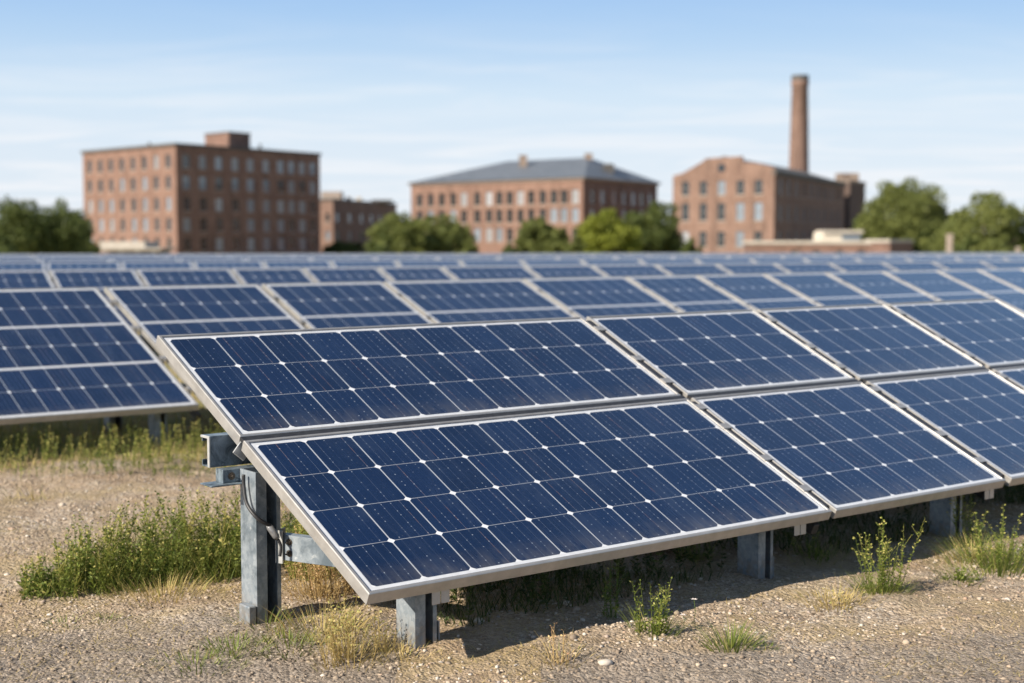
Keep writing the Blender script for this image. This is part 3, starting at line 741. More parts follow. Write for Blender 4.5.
# dry grass strip between the first and second rows, with taller stalks, and sparse litter near by
v = Veg(71); r = v.r
for k in range(26000):
    y = r.uniform(7.9, 13.5); x = r.uniform(-.40*y, -.40*y + 4.8)
    if y < 9.9 and float(vnoise(x*1.8, y*2.6, 70)) < .42 + (9.8 - y)*.30: continue
    a = r.uniform(0, 2*PI); g_ = float(vnoise(x*1.1, y*1.1, 71))
    v.blade((x, y, gz(x, y) - .005), Vector((math.cos(a)*.55, math.sin(a)*.55, 1)), r.uniform(.04, .13) * (.5 + g_), .007, (.9 + r.uniform(-.05, .1)) if r.random() < g_*.9 else r.uniform(0, .75), .5, 2)
tag(obj('dry_grass', v.mesh('dry_grass', [M['drygrass']])), 'dry yellow grass growing along and under the second row', 'dry grass', kind='stuff')
v = Veg(72); r = v.r
for k in range(520):
    y = r.uniform(8.7, 10.2); x = r.uniform(-.38*y, -.38*y + 2.6)
    v.stem((x, y, gz(x, y)), r.uniform(.08, .26), (r.uniform(-.2, .2), r.uniform(-.2, .2)), .6, .6, .022, 0, r.uniform(.3, .8))
tag(obj('tall_grass', v.mesh('tall_grass', [M['weed']])), 'taller seeding stalks in front of the second row posts', 'tall grass', kind='stuff')
v = Veg(73); r = v.r
for k in range(22000):
    y = r.uniform(4.7, 8.2); x = r.uniform(-.40*y, .42*y)
    n_ = float(vnoise(x*2.1, y*2.1, 74))
    if n_ < .55 and not (x < .3 and y < 6.6 and n_ > .38): continue
    a = r.uniform(0, 2*PI)
    v.blade((x, y, gz(x, y) + .001), Vector((math.cos(a), math.sin(a), r.uniform(.05, .5))), r.uniform(.015, .055), .003, r.uniform(0, .9), .3, 2)
tag(obj('straw_litter', v.mesh('straw_litter', [M['drygrass']])), 'dry straw and short stubble scattered on the gravel', 'straw', kind='stuff')

v = Veg(74); r = v.r
for k in range(900):
    q = row1.flat(U0 + r.uniform(.5, 4.6)*S, (.30 + 1.6*r.random()**.9)*S).translation; x, y = q.x, q.y
    if float(vnoise(x*2.3, y*2.3, 75)) < .36: continue
    v.stem((x, y, gz(x, y) - .01), r.uniform(.05, .20), (r.uniform(-.3, .3), r.uniform(-.3, .3)), .95, .1, .03, 1, r.uniform(0, .5))
for k in range(24000):
    q = row1.flat(U0 + r.uniform(.45, 4.6)*S, (.22 + 1.7*r.random())*S).translation; x, y = q.x, q.y; a = r.uniform(0, 2*PI)
    if float(vnoise(x*1.7, y*1.7, 76)) < .30: continue
    v.blade((x, y, gz(x, y) - .005), Vector((math.cos(a)*.6, math.sin(a)*.6, 1)), r.uniform(.04, .13), .0065, r.uniform(0, .9), .5, 2)
tag(obj('undergrowth', v.mesh('undergrowth', [M['under']])), 'undergrowth of weeds and grass beneath the nearest row, coloured darker as shade', 'undergrowth', kind='stuff')

# ------------------------------------------------------------------ buildings
def mat_brick(name, c1, c2, c3):
    t = T(name); o = t.obj(); at = t.n('ShaderNodeAttribute', attribute_name='s_coord')
    b = t.n('ShaderNodeTexBrick'); t.l(at.outputs['Vector'], b.inputs['Vector']); b.inputs['Scale'].default_value = 1.
    b.inputs['Brick Width'].default_value = .42; b.inputs['Row Height'].default_value = .15; b.inputs['Mortar Size'].default_value = .012
    b.inputs['Color1'].default_value = (*c1, 1); b.inputs['Color2'].default_value = (*c2, 1); b.inputs['Mortar'].default_value = (.26, .21, .17, 1)
    col = t.mix(t.rng(t.noise(o, .35, 6, .65), .42, .62, 0, .55), b.outputs['Color'], c3)
    col = t.mix(t.rng(t.noise(t.scaled(o, (.8, .8, .12)), 1, 5, .7), .48, .68, 0, .55), col, (.06, .042, .035))
    t.set(Base_Color=col, Roughness=.9); t.p.inputs['Specular IOR Level'].default_value = .2
    return t.m
M['brick'] = mat_brick('red_brick', (.190, .102, .077), (.138, .075, .060), (.25, .16, .125))
M['brick_brown'] = mat_brick('brown_brick', (.188, .108, .082), (.138, .081, .064), (.25, .165, .13))
M['brick_dark'] = mat_brick('dark_brick', (.095, .062, .053), (.075, .050, .044), (.12, .08, .068))
M['slate'] = mat_simple('slate_roof', (.085, .098, .115), (.13, .145, .165), .6, .6)
M['tar'] = mat_simple('roof_edge', (.055, .052, .05), (.09, .085, .08), 1, .8)
M['concrete'] = mat_simple('pale_concrete', (.38, .34, .29), (.48, .44, .38), 1.5, .85)
M['cream'] = mat_simple('cream_render', (.48, .43, .35), (.56, .51, .43), 1.5, .85)
M['frame_w'] = mat_simple('window_frame_paint', (.12, .115, .11), (.18, .17, .16), 4, .6)
M['sill'] = mat_simple('stone_sill', (.26, .21, .175), (.34, .28, .235), 3, .85)
def m_glass(n, c, r_=.12, cw=1):
    t = T(n); o = t.n('ShaderNodeObjectInfo')
    t.set(Base_Color=t.mix(o.outputs['Random'], c, tuple(x*.6 for x in c)), Roughness=r_, Coat_Weight=cw, Coat_Roughness=.04); return t.m
M['pane_dark'] = m_glass('dark_glass', (.02, .025, .03)); M['pane_blue'] = m_glass('sky_painted_glass', (.24, .29, .35)); M['pane_blind'] = m_glass('glass_with_blind', (.36, .38, .41), .5, .5)  # blue panes carry the sky reflection in their base colour

def facade(bm, A, B, z0, z1, wins, depth=.28, mi=0):
    """wall from A to B (outside on the right when walking A->B) with openings [(s, z, w, h)]"""
    lay = bm.loops.layers.uv.verify(); sl = bm.verts.layers.float_vector.get('s_coord') or bm.verts.layers.float_vector.new('s_coord')
    A = Vector((*A, 0)); B = Vector((*B, 0)); d = (B - A).normalized(); L = (B - A).length; nrm = Vector((d.y, -d.x, 0))
    xs = sorted({0, L} | {round(w_[0]-w_[2]/2, 4) for w_ in wins} | {round(w_[0]+w_[2]/2, 4) for w_ in wins})
    zs = sorted({z0, z1} | {round(w_[1], 4) for w_ in wins} | {round(w_[1]+w_[3], 4) for w_ in wins})
    def vt(s, z, dep=0):
        v_ = bm.verts.new(A + d*s - nrm*dep + Vector((0, 0, z))); v_[sl] = (s, z, 0); return v_
    for i in range(len(xs)-1):
        for j in range(len(zs)-1):
            cx, cz = (xs[i]+xs[i+1])/2, (zs[j]+zs[j+1])/2
            if any(abs(cx-w_[0]) < w_[2]/2 and w_[1] < cz < w_[1]+w_[3] for w_ in wins): continue
            f = bm.faces.new([vt(xs[i], zs[j]), vt(xs[i+1], zs[j]), vt(xs[i+1], zs[j+1]), vt(xs[i], zs[j+1])]); f.material_index = mi
    for s, z, w_, h in wins:
        a, b = s-w_/2, s+w_/2
        for q in (((a, z), (a, z+h)), ((a, z+h), (b, z+h)), ((b, z+h), (b, z)), ((b, z), (a, z))):
            f = bm.faces.new([vt(*q[0]), vt(*q[1]), vt(*q[1], depth), vt(*q[0], depth)]); f.material_index = mi
    return A, d, nrm
_win = {}
def win_mesh(w_, h):
    k = (round(w_, 2), round(h, 2))
    if k not in _win:
        bm = bmesh.new(); fr = .09
        box(bm, -w_/2, -w_/2+fr, .12, .22, 0, h); box(bm, w_/2-fr, w_/2, .12, .22, 0, h)
        box(bm, -w_/2+fr, w_/2-fr, .12, .22, 0, fr); box(bm, -w_/2+fr, w_/2-fr, .12, .22, h-fr, h)
        box(bm, -w_/2+fr, w_/2-fr, .10, .20, h*.5-.05, h*.5+.05); box(bm, -.03, .03, .14, .21, fr, h*.5-.05); box(bm, -.03, .03, .14, .21, h*.5+.05, h-fr)
        fm = bpy.data.meshes.new('window'); bm.to_mesh(fm); bm.free(); fm.materials.append(M['frame_w'])
        bm = bmesh.new(); box(bm, -w_/2-.12, w_/2+.12, -.10, .10, -.20, -.004)
        sm = bpy.data.meshes.new('sill'); bm.to_mesh(sm); bm.free(); sm.materials.append(M['sill'])
        pm = {}
        for nm in ('pane_dark', 'pane_blue', 'pane_blind'):
            bm = bmesh.new(); box(bm, -w_/2+fr*.5, w_/2-fr*.5, .18, .20, fr*.5, h-fr*.5); p = bpy.data.meshes.new('pane'); bm.to_mesh(p); bm.free(); p.materials.append(M[nm]); pm[nm] = p
        _win[k] = (fm, sm, pm)
    return _win[k]
def windows(parent, A, d, nrm, wins, rnd, mix_):
    for s, z, w_, h in wins:
        fm, sm, pm = win_mesh(w_, h)
        m = Matrix((d, -nrm, Vector((0, 0, 1)))).transposed().to_4x4(); m.translation = A + d*s + Vector((0, 0, z))
        o = obj('window', fm, parent); o.matrix_basis = parent.matrix_world.inverted() @ m
        obj('sill', sm, o); q = rnd.random()
        obj('pane', pm['pane_blind' if q < mix_[0] else 'pane_blue' if q < mix_[1] else 'pane_dark'], o)
def at(px, D, py=None):
    x = (px - 512)/1415*D
    return (x, D) if py is None else (x, D, CAM_Z - (py - 239)/1415*D)
BZ = -4.3
def inplace(o, parent): o.matrix_basis = parent.matrix_world.inverted(); return o
def wgrid(L, n, w_, h, zs, m0=None, m1=None):
    m0 = m0 or L/(n*2); m1 = m1 or m0
    return [(m0 + (L-m0-m1)*i/(n-1), z, w_, h) for z in zs for i in range(n)]
def quadB(Lp, Cp, Rp):                              # fourth corner
    return (Lp[0]+Rp[0]-Cp[0], Lp[1]+Rp[1]-Cp[1])
def ln(a, b): return math.hypot(b[0]-a[0], b[1]-a[1])
def slab(bm, pts, z0, z1, over=0):
    c = Vector((sum(p[0] for p in pts)/len(pts), sum(p[1] for p in pts)/len(pts)))
    q = [Vector(p) + (Vector(p)-c).normalized()*over for p in pts]
    lo = [bm.verts.new((p.x, p.y, z0)) for p in q]; hi = [bm.verts.new((p.x, p.y, z1)) for p in q]
    bm.faces.new(lo[::-1]); bm.faces.new(hi)
    for k in range(len(q)): bm.faces.new((lo[k], lo[(k+1) % len(q)], hi[(k+1) % len(q)], hi[k]))
def walls(bm, Lp, Cp, Rp, z1, wl, wr_):
    Bp = quadB(Lp, Cp, Rp)
    f1 = facade(bm, Lp, Cp, BZ, z1, wl); f2 = facade(bm, Cp, Rp, BZ, z1, wr_)
    facade(bm, Rp, Bp, BZ, z1, []); facade(bm, Bp, Lp, BZ, z1, []); return f1, f2, Bp

# six-storey mill at the left
Cp = at(178, 280); Lp = at(85.5, 306); Rp = at(321, 314); zt = 19.8
e = empty('mill_building', (*Cp, BZ), 'flat-roofed six-storey red brick mill at the left with a brick rooftop box', 'building', 'brick mill buildings')
zs = [at(0, 280, y)[2] for y in (168, 189, 210.5, 231, 251)]
L1, L2 = ln(Lp, Cp), ln(Cp, Rp)
wl = wgrid(L1, 8, 1.7, 2.6, zs, 2.9, 2.9)
wr_ = [(L2*f, z, 1.95, 2.6) for z in zs for f in (.065, .17, .275, .385, .49, .60, .705, .785, .865, .945)]
bm = bmesh.new(); f1, f2, Bp = walls(bm, Lp, Cp, Rp, zt, wl, wr_); inplace(obj('wall', bm, e, [M['brick']]), e)
bm = bmesh.new(); slab(bm, [Lp, Cp, Rp, Bp], zt + .004, zt + .55, .45); rf = inplace(obj('roof', bm, e, [M['tar']]), e)
rn = random.Random(5); windows(e, *f1, wl, rn, (.05, .30)); windows(e, *f2, wr_, rn, (.30, .68))
bm = bmesh.new(); d_ = Vector((Rp[0]-Cp[0], Rp[1]-Cp[1])).normalized(); n_ = Vector((Lp[0]-Cp[0], Lp[1]-Cp[1])).normalized()
c0 = Vector(at(231, 299)); pq = [c0, c0 + d_*6.2, c0 + d_*6.2 + n_*9.0, c0 + n_*9.0]
c0 = [tuple(p) for p in pq]
f_ = facade(bm, c0[3], c0[0], zt + .56, 23.7, []); facade(bm, c0[0], c0[1], zt + .56, 23.7, []); facade(bm, c0[1], c0[2], zt+.56, 23.7, []); facade(bm, c0[2], c0[3], zt+.56, 23.7, [])
pb = inplace(obj('penthouse', bm, e, [M['brick']]), e)
bm = bmesh.new(); slab(bm, c0, 23.704, 24.0, .2); o = obj('roof', bm, pb, [M['tar']])
for px, D, ht in ((152, 296, .9), (262, 300, .8)):
    x, y = at(px, D); bm = bmesh.new(); tube(bm, [(x, y, zt+.55), (x, y, zt+.55+ht)], .25, 10); tube(bm, [(x, y, zt+.55+ht), (x, y, zt+.75+ht)], .38, 10); inplace(obj('roof_vent', bm, e, [M['tar']]), e)

# low dark wing behind it
Cp = at(334, 360); Rp = at(397, 410); Lp = (Cp[0]-14.5, Cp[1]+4.5); zt = 11.2
e = empty('brick_wing', (*Cp, BZ), 'lower dark brick building just right of the six-storey mill', 'building')
L2 = ln(Cp, Rp); zs = [at(0, 360, y)[2] for y in (222, 240)]
wl = [(ln(Lp, Cp) - 1.6, z, 1.2, 2.2) for z in zs]; wr_ = [(L2*f, z, 2.2, 2.3) for z in zs for f in (.06, .24, .42, .58, .72, .86)]
bm = bmesh.new(); f1, f2, Bp = walls(bm, Lp, Cp, Rp, zt, wl, wr_); inplace(obj('wall', bm, e, [M['brick_brown']]), e)
bm = bmesh.new(); slab(bm, [Lp, Cp, Rp, Bp], zt+.004, zt+.5, .3); inplace(obj('roof', bm, e, [M['tar']]), e)
windows(e, *f1, wl, rn, (.1, .4)); windows(e, *f2, wr_, rn, (.05, .35))
for (pa, pb_, D, hh, mt) in ((322, 342, 372, 2.2, 'sill'), (347, 352, 375, .9, 'concrete'), (357, 362, 380, 1.0, 'concrete'), (372, 392, 395, .7, 'tar')):
    x0, _ = at(pa, D); x1, _ = at(pb_, D); bm = bmesh.new(); box(bm, x0, x1, D, D + (x1-x0), zt+.5, zt+.5+hh); bev(bm, .05); inplace(obj('roof_unit', bm, e, [M[mt]]), e)

# hip-roofed mill in the middle
Cp = at(582.5, 300); Lp = at(411.5, 333); Rp = at(656.5, 333); zt = 14.0
e = empty('mill_building', (*Cp, BZ), 'long brick mill with a grey slate hip roof in the middle', 'building', 'brick mill buildings')
L1, L2 = ln(Lp, Cp), ln(Cp, Rp)
zs = [at(0, 300, y)[2] for y in (203.5, 222, 241.5)]
wl = [(L1*f, z, 1.85, 2.9) for z in zs for f in (.055, .125, .195, .265, .33, .41, .48, .54, .60, .66, .72, .785, .845, .90, .96)]
wr_ = [(L2*f, z, 1.9, 2.9) for z in zs for f in (.12, .25, .40, .53, .66, .78, .90)]
bm = bmesh.new(); f1, f2, Bp = walls(bm, Lp, Cp, Rp, zt, wl, wr_); inplace(obj('wall', bm, e, [M['brick']]), e)
bm = bmesh.new(); slab(bm, [Lp, Cp, Rp, Bp], zt+.004, zt+.45, .6); inplace(obj('cornice', bm, e, [M['sill']]), e)
cen = Vector(((Lp[0]+Rp[0])/2, (Lp[1]+Rp[1])/2)); ev = [Vector(p) + (Vector(p)-cen).normalized()*1.3 for p in (Lp, Cp, Rp, Bp)]
k1 = ev[0].lerp(ev[3], .5).lerp(ev[1].lerp(ev[2], .5), .34); k2 = ev[0].lerp(ev[3], .5).lerp(ev[1].lerp(ev[2], .5), .80)
bm = bmesh.new(); z0 = zt + .454; zr = 19.9
vs = [bm.verts.new((p.x, p.y, z0)) for p in ev]; a, b = bm.verts.new((k1.x, k1.y, zr)), bm.verts.new((k2.x, k2.y, zr))
for q in ((vs[0], vs[1], b, a), (vs[1], vs[2], b), (vs[2], vs[3], a, b), (vs[3], vs[0], a), (vs[3], vs[2], vs[1], vs[0])): bm.faces.new(q)
rf = inplace(obj('roof', bm, e, [M['slate']]), e)
for px, D, hw, z1 in ((523, 327, 0.8, 20.3), (588, 322, .75, 20.4)):
    x, y = at(px, D); bm = bmesh.new(); box(bm, x-hw*1.1, x+hw*1.1, y-hw, y+hw, zr-3.5, z1); box(bm, x-hw*1.25, x+hw*1.25, y-hw*1.15, y+hw*1.15, z1+.003, z1+.35)
    obj('chimney', bm, rf, [M['brick']])
x, y = at(608, 318); bm = bmesh.new(); box(bm, x-1.1, x+1.1, y-1.5, y+1.5, 15, 18.2); obj('dormer', bm, rf, [M['tar']])
windows(e, *f1, wl, rn, (.14, .42)); windows(e, *f2, wr_, rn, (.06, .75))

# gabled mill at the right
Cp = at(773, 260); Lp = at(672, 272); Rp = at(843, 318); zt = 14.0
e = empty('mill_building', (*Cp, BZ), 'gabled brick mill with a stepped parapet and a long dark side, right of the middle', 'building', 'brick mill buildings')
L1, L2 = ln(Lp, Cp), ln(Cp, Rp)
zs = [at(0, 262, y)[2] for y in (194.5, 220.5, 247)]
wl = [(L1*f, z, 1.65, h) for z, h in zip(zs, (2.6, 3.3, 2.9)) for f in (.13, .31, .49, .675, .85)]
wr_ = [(L2*f, z, 2.0, 3.0) for z in zs for f in (.08, .18, .28, .38, .48, .58, .68, .79, .90)]
bm = bmesh.new(); f1, f2, Bp = walls(bm, Lp, Cp, Rp, 13.2, wl, wr_); wobj = inplace(obj('wall', bm, e, [M['brick_brown']]), e)
# gable parapet drawn in the plane of the end wall
A, d, nrm = f1
def gz_(py): return at(0, 266, py)[2]
prof = [(0, gz_(176)+.2), (.10, gz_(172.5)), (.31, gz_(161.0)), (.33, gz_(158.6)), (.685, gz_(157.6)), (.70, gz_(164)), (.80, gz_(164.5)), (.90, gz_(166.5)), (1, gz_(170))]
bm = bmesh.new(); sl = bm.verts.layers.float_vector.new('s_coord')
top = [(L1*f, z) for f, z in prof]; poly = [(0, 13.204)] + top + [(L1, 13.204)]
rws = []
for dep in (0, -.6):
    rr = []
    for s, z in poly:
        v_ = bm.verts.new(A + d*s + nrm*dep + Vector((0, 0, z))); v_[sl] = (s, z, 0); rr.append(v_)
    rws.append(rr); 
for rr in rws:
    for k in range(1, len(rr)-2):                     # strip to the base line
        s0, s1 = poly[k], poly[k+1]
        a_ = bm.verts.new((A + d*s0[0] + nrm*(0 if rr is rws[0] else -.6)) + Vector((0, 0, 13.204))); b_ = bm.verts.new((A + d*s1[0] + nrm*(0 if rr is rws[0] else -.6)) + Vector((0, 0, 13.204)))
        a_[sl] = (s0[0], 13.2, 0); b_[sl] = (s1[0], 13.2, 0)
        if s1[0] - s0[0] > .01: bm.faces.new((a_, b_, rr[k+1], rr[k]))
for k in range(len(poly)): k2_ = (k+1) % len(poly); bm.faces.new((rws[0][k], rws[0][k2_], rws[1][k2_], rws[1][k]))
gab = inplace(obj('gable', bm, e, [M['brick_brown']]), e)
bm = bmesh.new(); p = A + d*(L1*.49) + Vector((0, 0, at(0, 266, 168.5)[2])); m = Matrix((d, -nrm, Vector((0, 0, 1)))).transposed().to_4x4(); m.translation = p
bmesh.ops.create_cone(bm, cap_ends=True, segments=20, radius1=.8, radius2=.8, depth=.14, matrix=m @ Matrix.Translation((0, -.03, 0)) @ Matrix.Rotation(R(90), 4, 'X'))
obj('round_window', bm, gab, [M['pane_dark']])
# sloping roof behind the parapet
A2, B2 = Vector(Lp), Vector(Cp); dn = (Vector(Rp) - Vector(Cp)); mid = A2.lerp(B2, .5)
bm = bmesh.new(); q0 = [(*A2, 13.25), (*mid, 17.0), (*B2, 13.9)]; st_ = dn.normalized()*.7; q1 = [(p[0]+dn.x, p[1]+dn.y, p[2]) for p in q0]; q0 = [(p[0]+st_.x, p[1]+st_.y, p[2]) for p in q0]
r0 = [bm.verts.new(p) for p in q0]; r1 = [bm.verts.new(p) for p in q1]
for k in (0, 1): bm.faces.new((r0[k], r0[k+1], r1[k+1], r1[k]))
bm.faces.new(r0); bm.faces.new(r1); bm.faces.new((r0[0], r0[2], r1[2], r1[0]))
rf = inplace(obj('roof', bm, e, [M['tar']]), e)
bm = bmesh.new(); o2 = nrm*0
nr2 = Vector((dn.y, -dn.x)).normalized()
pp = [Vector(Cp) + nr2*.35 + dn.normalized()*.02, Vector(Rp) + nr2*.35, Vector(Rp) - nr2*.5, Vector(Cp) - nr2*.5 + dn.normalized()*.02]
slab(bm, [tuple(p) for p in pp], 13.24, 14.1); inplace(obj('parapet', bm, e, [M['tar']]), e)
windows(e, *f1, wl, rn, (.3, .6)); windows(e, *f2, wr_, rn, (.0, .75))
# stair tower at its far end
x, y = at(845, 322)
bm = bmesh.new()
tw = [at(834, 330), at(848, 322), at(863.5, 334)]; twB = quadB(*tw)
for a_, b_ in ((tw[0], tw[1]), (tw[1], tw[2]), (tw[2], twB), (twB, tw[0])): facade(bm, a_, b_, BZ, 14.2, [])
t_ = inplace(obj('stair_tower', bm, e, [M['brick_dark']]), e)
bm = bmesh.new(); slab(bm, [*tw, twB], 14.204, 14.8, .2)
c = (Vector(tw[0]) + Vector(tw[1]))/2; box(bm, c.x-.6, c.x+4.0, c.y+1.2, c.y+5, 14.804, 16.6); o = obj('roof', bm, t_, [M['brick_dark']])

# tall chimney stack
x, y = at(797, 345); e = empty('chimney_stack', (x, y, BZ), 'tall round brick chimney rising behind the gabled mill', 'chimney')
bm = bmesh.new(); sl = bm.verts.layers.float_vector.new('s_coord'); seg = 32; zt = CAM_Z + 161/1415*345
levels = [(BZ, 2.9), (zt*.5, 2.33), (zt-2.4, 1.93), (zt-2.2, 2.12), (zt-1.3, 2.12), (zt-1.2, 2.0), (zt, 2.0), (zt, 1.4), (zt-3, 1.4)]
rings = []
for z, rr in levels:
    ring = []
    for k in range(seg+1):
        a = 2*PI*k/seg; v_ = bm.verts.new((x + rr*math.cos(a), y + rr*math.sin(a), z)); v_[sl] = (a*2.3, z, 0); ring.append(v_)
    rings.append(ring)
for r0, r1 in zip(rings, rings[1:]):
    for k in range(seg): f = bm.faces.new((r0[k], r0[k+1], r1[k+1], r1[k])); f.smooth = True
inplace(obj('shaft', bm, e, [M['brick_brown']]), e)
bm = bmesh.new()
for z in (zt-.55,):
    rr = {0: 2.04}.get(0) if z > zt-1 else 2.0 + (zt-z)*.021
    bmesh.ops.create_cone(bm, segments=seg, radius1=rr+.03, radius2=rr+.03, depth=1.3, cap_ends=False, matrix=Matrix.Translation((x, y, z)))
inplace(obj('iron_band', bm, e, [M['tar']]), e)

# low pink-brick building with a pale parapet, and its cream rooftop hut
e = empty('low_building', (*at(750, 200), BZ), 'low flat pink brick building with pale parapet and cream rooftop hut before the gabled mill', 'building')
bm = bmesh.new()
a0, a1 = at(750, 202), at(869, 200); b1 = (a1[0]+1.0, a1[1]+12); b0 = (a0[0]+1.0, a0[1]+12); zt = at(0, 200, 244)[2]
ws = [(ln(a0, a1)*f, zt-1.75, 1.0, .9) for f in (.37, .56, .75, .93)]
f1 = facade(bm, a0, a1, BZ, zt, ws); facade(bm, a1, b1, BZ, zt, []); facade(bm, b1, b0, BZ, zt, []); facade(bm, b0, a0, BZ, zt, [])
inplace(obj('wall', bm, e, [M['brick']]), e); windows(e, *f1, ws, rn, (0, 0))
bm = bmesh.new(); slab(bm, [a0, a1, b1, b0], zt+.003, zt+.42, .3); inplace(obj('parapet', bm, e, [M['concrete']]), e)
x0, x1 = at(820, 204)[0], at(841, 204)[0]; x2 = at(860, 204)[0]; zh = at(0, 204, 233)[2]
bm = bmesh.new(); box(bm, x0, x2, 204, 209, zt+.43, zh); bev(bm, .04); hut = inplace(obj('rooftop_hut', bm, e, [M['cream']]), e)
bm = bmesh.new(); box(bm, x0+.3, x2+.25, 203.6, 209.4, zh+.003, zh+.38); obj('roof', bm, hut, [M['concrete']])
bm = bmesh.new(); box(bm, x1, x2-.12, 203.94, 203.99, zt+.55, zh-.25); obj('window', bm, hut, [M['pane_blue']])
e = empty('low_building', (*at(875, 214), BZ), 'small low annex with a pale parapet and dark side, right end of the low buildings', 'building')
a0, a1 = at(864, 216), at(889, 214); b1 = (at(912, 228)[0], 228); b0 = (b1[0]-(a1[0]-a0[0]), 230); zt = at(0, 214, 242.5)[2]
bm = bmesh.new(); 
for q in ((a0, a1), (a1, b1), (b1, b0), (b0, a0)): facade(bm, q[0], q[1], BZ, zt, [])
inplace(obj('wall', bm, e, [M['brick']]), e)
bm = bmesh.new(); slab(bm, [a0, a1, b1, b0], zt+.003, zt+.45, .2); inplace(obj('parapet', bm, e, [M['concrete']]), e)

# pale flat canopy building in front of the left mill
e = empty('canopy', (*at(130, 235), BZ), 'low pale flat canopy in front of the six-storey mill', 'canopy')
x0, x1 = at(100, 235)[0], at(160, 235)[0]; zt = at(0, 235, 242.5)[2]
bm = bmesh.new(); box(bm, x0, x1-2.3, 235, 244, zt-.9, zt+.15); bev(bm, .05); inplace(obj('roof', bm, e, [M['concrete']]), e)
bm = bmesh.new(); box(bm, x0, x1+.6, 234, 245, zt-1.25, zt-.91); bev(bm, .04); inplace(obj('fascia', bm, e, [M['concrete']]), e)
for f in (.1, .37, .64, .91):
    xx = x0 + (x1-x0)*f; bm = bmesh.new(); box(bm, xx-.2, xx+.2, 234.6, 235, BZ, zt-1.26); inplace(obj('column', bm, e, [M['concrete']]), e)
bm = bmesh.new(); box(bm, x0+.6, x1-.4, 238, 244, BZ, zt-1.26); inplace(obj('wall', bm, e, [M['brick_dark']]), e)

# pale posts among the right-hand trees
for px, D, wpx, py, lb in ((948.5, 120, 5, 234, 'pale weathered concrete pillar in front of the right-hand trees'), (1017, 120, 3.4, 247, 'short thin pale post near the right photo edge')):
    x, y, z = at(px, D, py); hw = wpx/2/1415*D; zb = gz(x, y) - .3
    bm = bmesh.new(); box(bm, x-hw, x+hw, y-hw, y+hw, zb, z-.2); box(bm, x-hw*1.2, x+hw*1.2, y-hw*1.2, y+hw*1.2, z-.197, z); bev(bm, .02)
    e = empty('concrete_pillar', (x, y, zb), lb, 'pillar'); inplace(obj('shaft', bm, e, [M['sill']]), e)

# ------------------------------------------------------------------ trees
M['leaf_dark'] = mat_leaf('foliage_dark', (.06, .085, .024), (.14, .165, .045), (.22, .25, .06), .3)
M['leaf_mid'] = mat_leaf('foliage_mid', (.105, .13, .036), (.205, .225, .065), (.29, .31, .08), .35)
M['leaf_lime'] = mat_leaf('foliage_yellow_green', (.145, .175, .024), (.29, .315, .045), (.40, .39, .075), .35)
M['bark'] = mat_simple('bark', (.09, .065, .045), (.16, .12, .085), 3, .9)
def tree(px, D, wpx, py, leaf, label, seed, group='trees beyond the panels', squat=1., dens=1., name='tree', base=None):
    x, y, ztop = at(px, D, py); zb = (gz(x, y) if base is None else base); H = ztop - zb; Rr = wpx*1.18/2/1415*D
    H = H * 1.05; r = np.random.RandomState(seed); rr = random.Random(seed)
    e = empty(name, (x, y, zb), label, 'tree', group)
    th = H * .30; bm = bmesh.new()
    tube(bm, [(0, 0, -.3), (.1, 0, th*.5), (.0, .1, th), (.2, 0, H*.62)], [H*.030, H*.024, H*.018, H*.008], 9)
    for k in range(7):
        a = k*2.4 + rr.random(); l = Rr*rr.uniform(.45, .8); z_ = th*rr.uniform(.7, 1.3)
        tube(bm, [(0, 0, z_), (math.cos(a)*l*.5, math.sin(a)*l*.5, z_+H*.14), (math.cos(a)*l, math.sin(a)*l, z_+H*rr.uniform(.22, .38))], [H*.013, H*.009, H*.003], 6)
    obj('trunk', bm, e, [M['bark']])
    # crown: clumps of leaf-sized faces through an uneven volume
    cz = H*.52; rz = H*.48; clumps = []
    n = int(84*dens)
    for k in range(n):
        dv = r.normal(size=3); dv /= np.linalg.norm(dv); q = r.uniform(.25, .92)**.55
        lob = 1 + .16*math.sin(3*math.atan2(dv[1], dv[0]) + seed) 
        sz = Rr * r.uniform(.16, .34) * (.8 if q > .7 else 1.1)
        c = np.array([dv[0]*Rr*q*lob*.88, dv[1]*Rr*q*lob*.88, cz + dv[2]*rz*q*(.92 if dv[2] > 0 else .85)*squat])
        clumps.append((c, sz, r.uniform(-.16, .16)))
    clumps.append((np.array([Rr*.1, 0, H - Rr*.16]), Rr*.16, .1))
    P = []; Tn = []
    for c, s_, tt in clumps:
        m = int(170 * max(.6, (s_/Rr/.25)**1.5)); dv = r.normal(size=(m, 3)); dv /= np.linalg.norm(dv, axis=1)[:, None]
        q = r.uniform(.25, 1, (m, 1))**.5; P.append(c + dv*q*s_*np.array([1.05, 1.05, .8])); Tn.append(np.clip(.42 + tt + r.uniform(-.38, .38, m), 0, 1))
    P = np.concatenate(P); Tn = np.concatenate(Tn); m = len(P)
    a = r.normal(size=(m, 3)); a /= np.linalg.norm(a, axis=1)[:, None]; b = np.cross(a, r.normal(size=(m, 3))); b /= np.linalg.norm(b, axis=1)[:, None]
    s_ = (D/1415*r.uniform(1.1, 2.3, (m, 1))); 
    Vq = np.stack([P - a*s_, P + b*s_*.55, P + a*s_, P - b*s_*.55], 1).reshape(-1, 3); Vq[:, 2] = np.maximum(Vq[:, 2], .2)
    obj('crown', mesh_np('crown', Vq, np.arange(4*m).reshape(-1, 4), [M[leaf]], Tn), e)
    return e
tree(18, 176, 84, 203, 'leaf_dark', 'dark green tree at the left photo edge', 1)
tree(58, 180, 82, 201, 'leaf_dark', 'round dark tree just left of the six-storey mill', 2)
tree(402, 176, 62, 214, 'leaf_mid', 'round green tree left of the hip-roofed mill', 3)
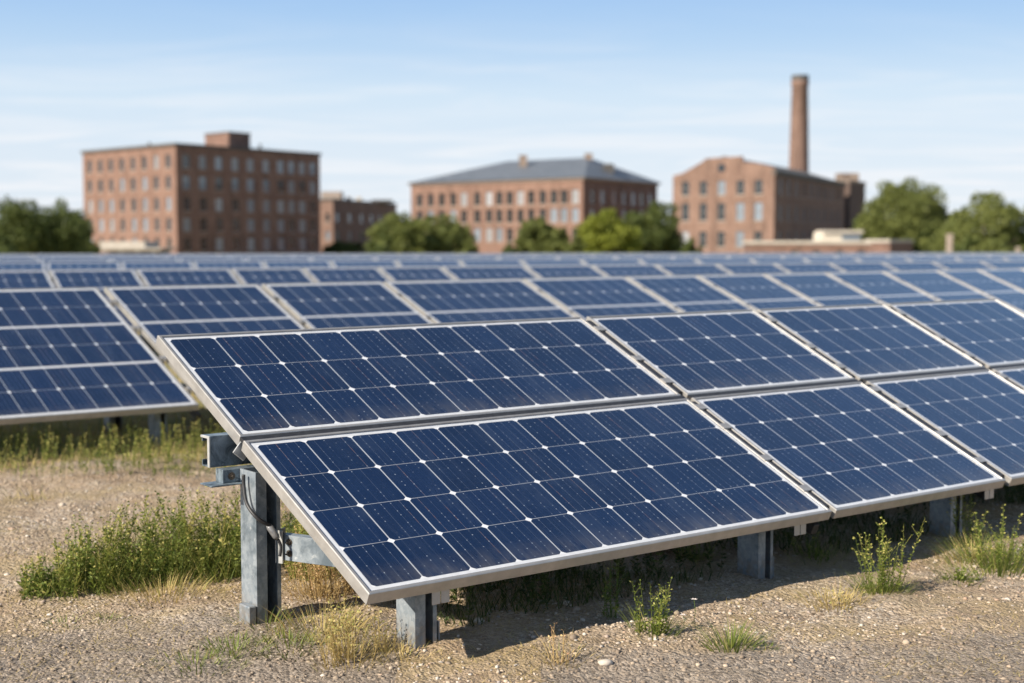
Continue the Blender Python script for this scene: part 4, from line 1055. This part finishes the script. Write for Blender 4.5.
tree(440, 182, 66, 217, 'leaf_mid', 'spreading green tree in front of the left end of the hip-roofed mill', 4)
tree(537, 186, 44, 219, 'leaf_mid', 'upright small green tree before the middle of the hip-roofed mill', 5)
tree(561, 182, 34, 230, 'leaf_mid', 'lowest round bush-like tree before the hip-roofed mill', 6)
tree(605, 178, 62, 212, 'leaf_lime', 'bright yellow-green tree before the right end of the hip-roofed mill', 7, dens=1.2)
tree(650, 200, 62, 204, 'leaf_dark', 'dark tree right of the bright yellow-green tree', 8)
tree(903, 238, 92, 181, 'leaf_mid', 'tallest tree, right of the gabled mill', 9, dens=1.2)
tree(872, 240, 40, 205, 'leaf_dark', 'smaller dark tree tucked against the left of the tallest tree', 10)
tree(985, 168, 78, 195, 'leaf_mid', 'broad tree right of the concrete pillar', 11)
tree(936, 242, 46, 208, 'leaf_dark', 'dark tree filling the gap just right of the tallest tree', 15)
tree(955, 176, 44, 214, 'leaf_mid', 'shorter tree behind the concrete pillar', 14)
tree(1030, 172, 70, 197, 'leaf_mid', 'tree cut by the right photo edge', 12)
tree(930, 234, 50, 225, 'leaf_dark', 'low dark tree between the two large right-hand trees', 13)
# shrubs closing the gaps low down
hs = [(-10, 150, 60, 232), (88, 200, 26, 238), (380, 160, 30, 236), (470, 176, 26, 240), (508, 176, 22, 244), (575, 170, 26, 238), (690, 190, 24, 240), (918, 232, 50, 236), (965, 150, 40, 238), (1000, 150, 50, 236), (345, 330, 40, 243)]
lbl = ['at the left photo edge under the dark trees', 'at the left foot of the six-storey mill', 'at the left foot of the round green tree', 'right of the spreading green tree', 'left of the upright small tree', 'left of the bright yellow-green tree', 'at the left corner of the gabled mill', 'under the tallest tree', 'right of the concrete pillar', 'under the broad right-hand tree', 'below the dark brick wing']
for k, (px, D, wp, py) in enumerate(hs):
    tree(px, D, wp, py, 'leaf_dark' if k % 2 == 0 else 'leaf_mid', 'low shrub ' + lbl[k], 40+k, 'low shrubs beyond the panels', dens=.5, name='shrub')['category'] = 'shrub'
# far-off wood on the skyline
r = np.random.RandomState(99); n = 60000
x = r.uniform(-420, 460, n); prof_ = 7.5 + 3.2*(vnoise(x*.03, x*0, 90)*2-1) + 1.8*(vnoise(x*.11, x*0, 91)*2-1)
y = 560 + r.uniform(-22, 22, n); z = -4.2 + (prof_-1.0) * r.uniform(0, 1, n)**.6
P = np.stack([x, y, z], 1); a = r.normal(size=(n, 3)); a /= np.linalg.norm(a, axis=1)[:, None]; b = np.cross(a, r.normal(size=(n, 3))); b /= np.linalg.norm(b, axis=1)[:, None]
s_ = r.uniform(.7, 1.4, (n, 1)); Vq = np.stack([P-a*s_, P+b*s_*.7, P+a*s_, P-b*s_*.7], 1).reshape(-1, 3)
tag(obj('far_wood', mesh_np('far_wood', Vq, np.arange(4*n).reshape(-1, 4), [M['leaf_dark']], r.uniform(0, .8, n))), 'low wooded skyline far behind the buildings', 'wood', kind='stuff')
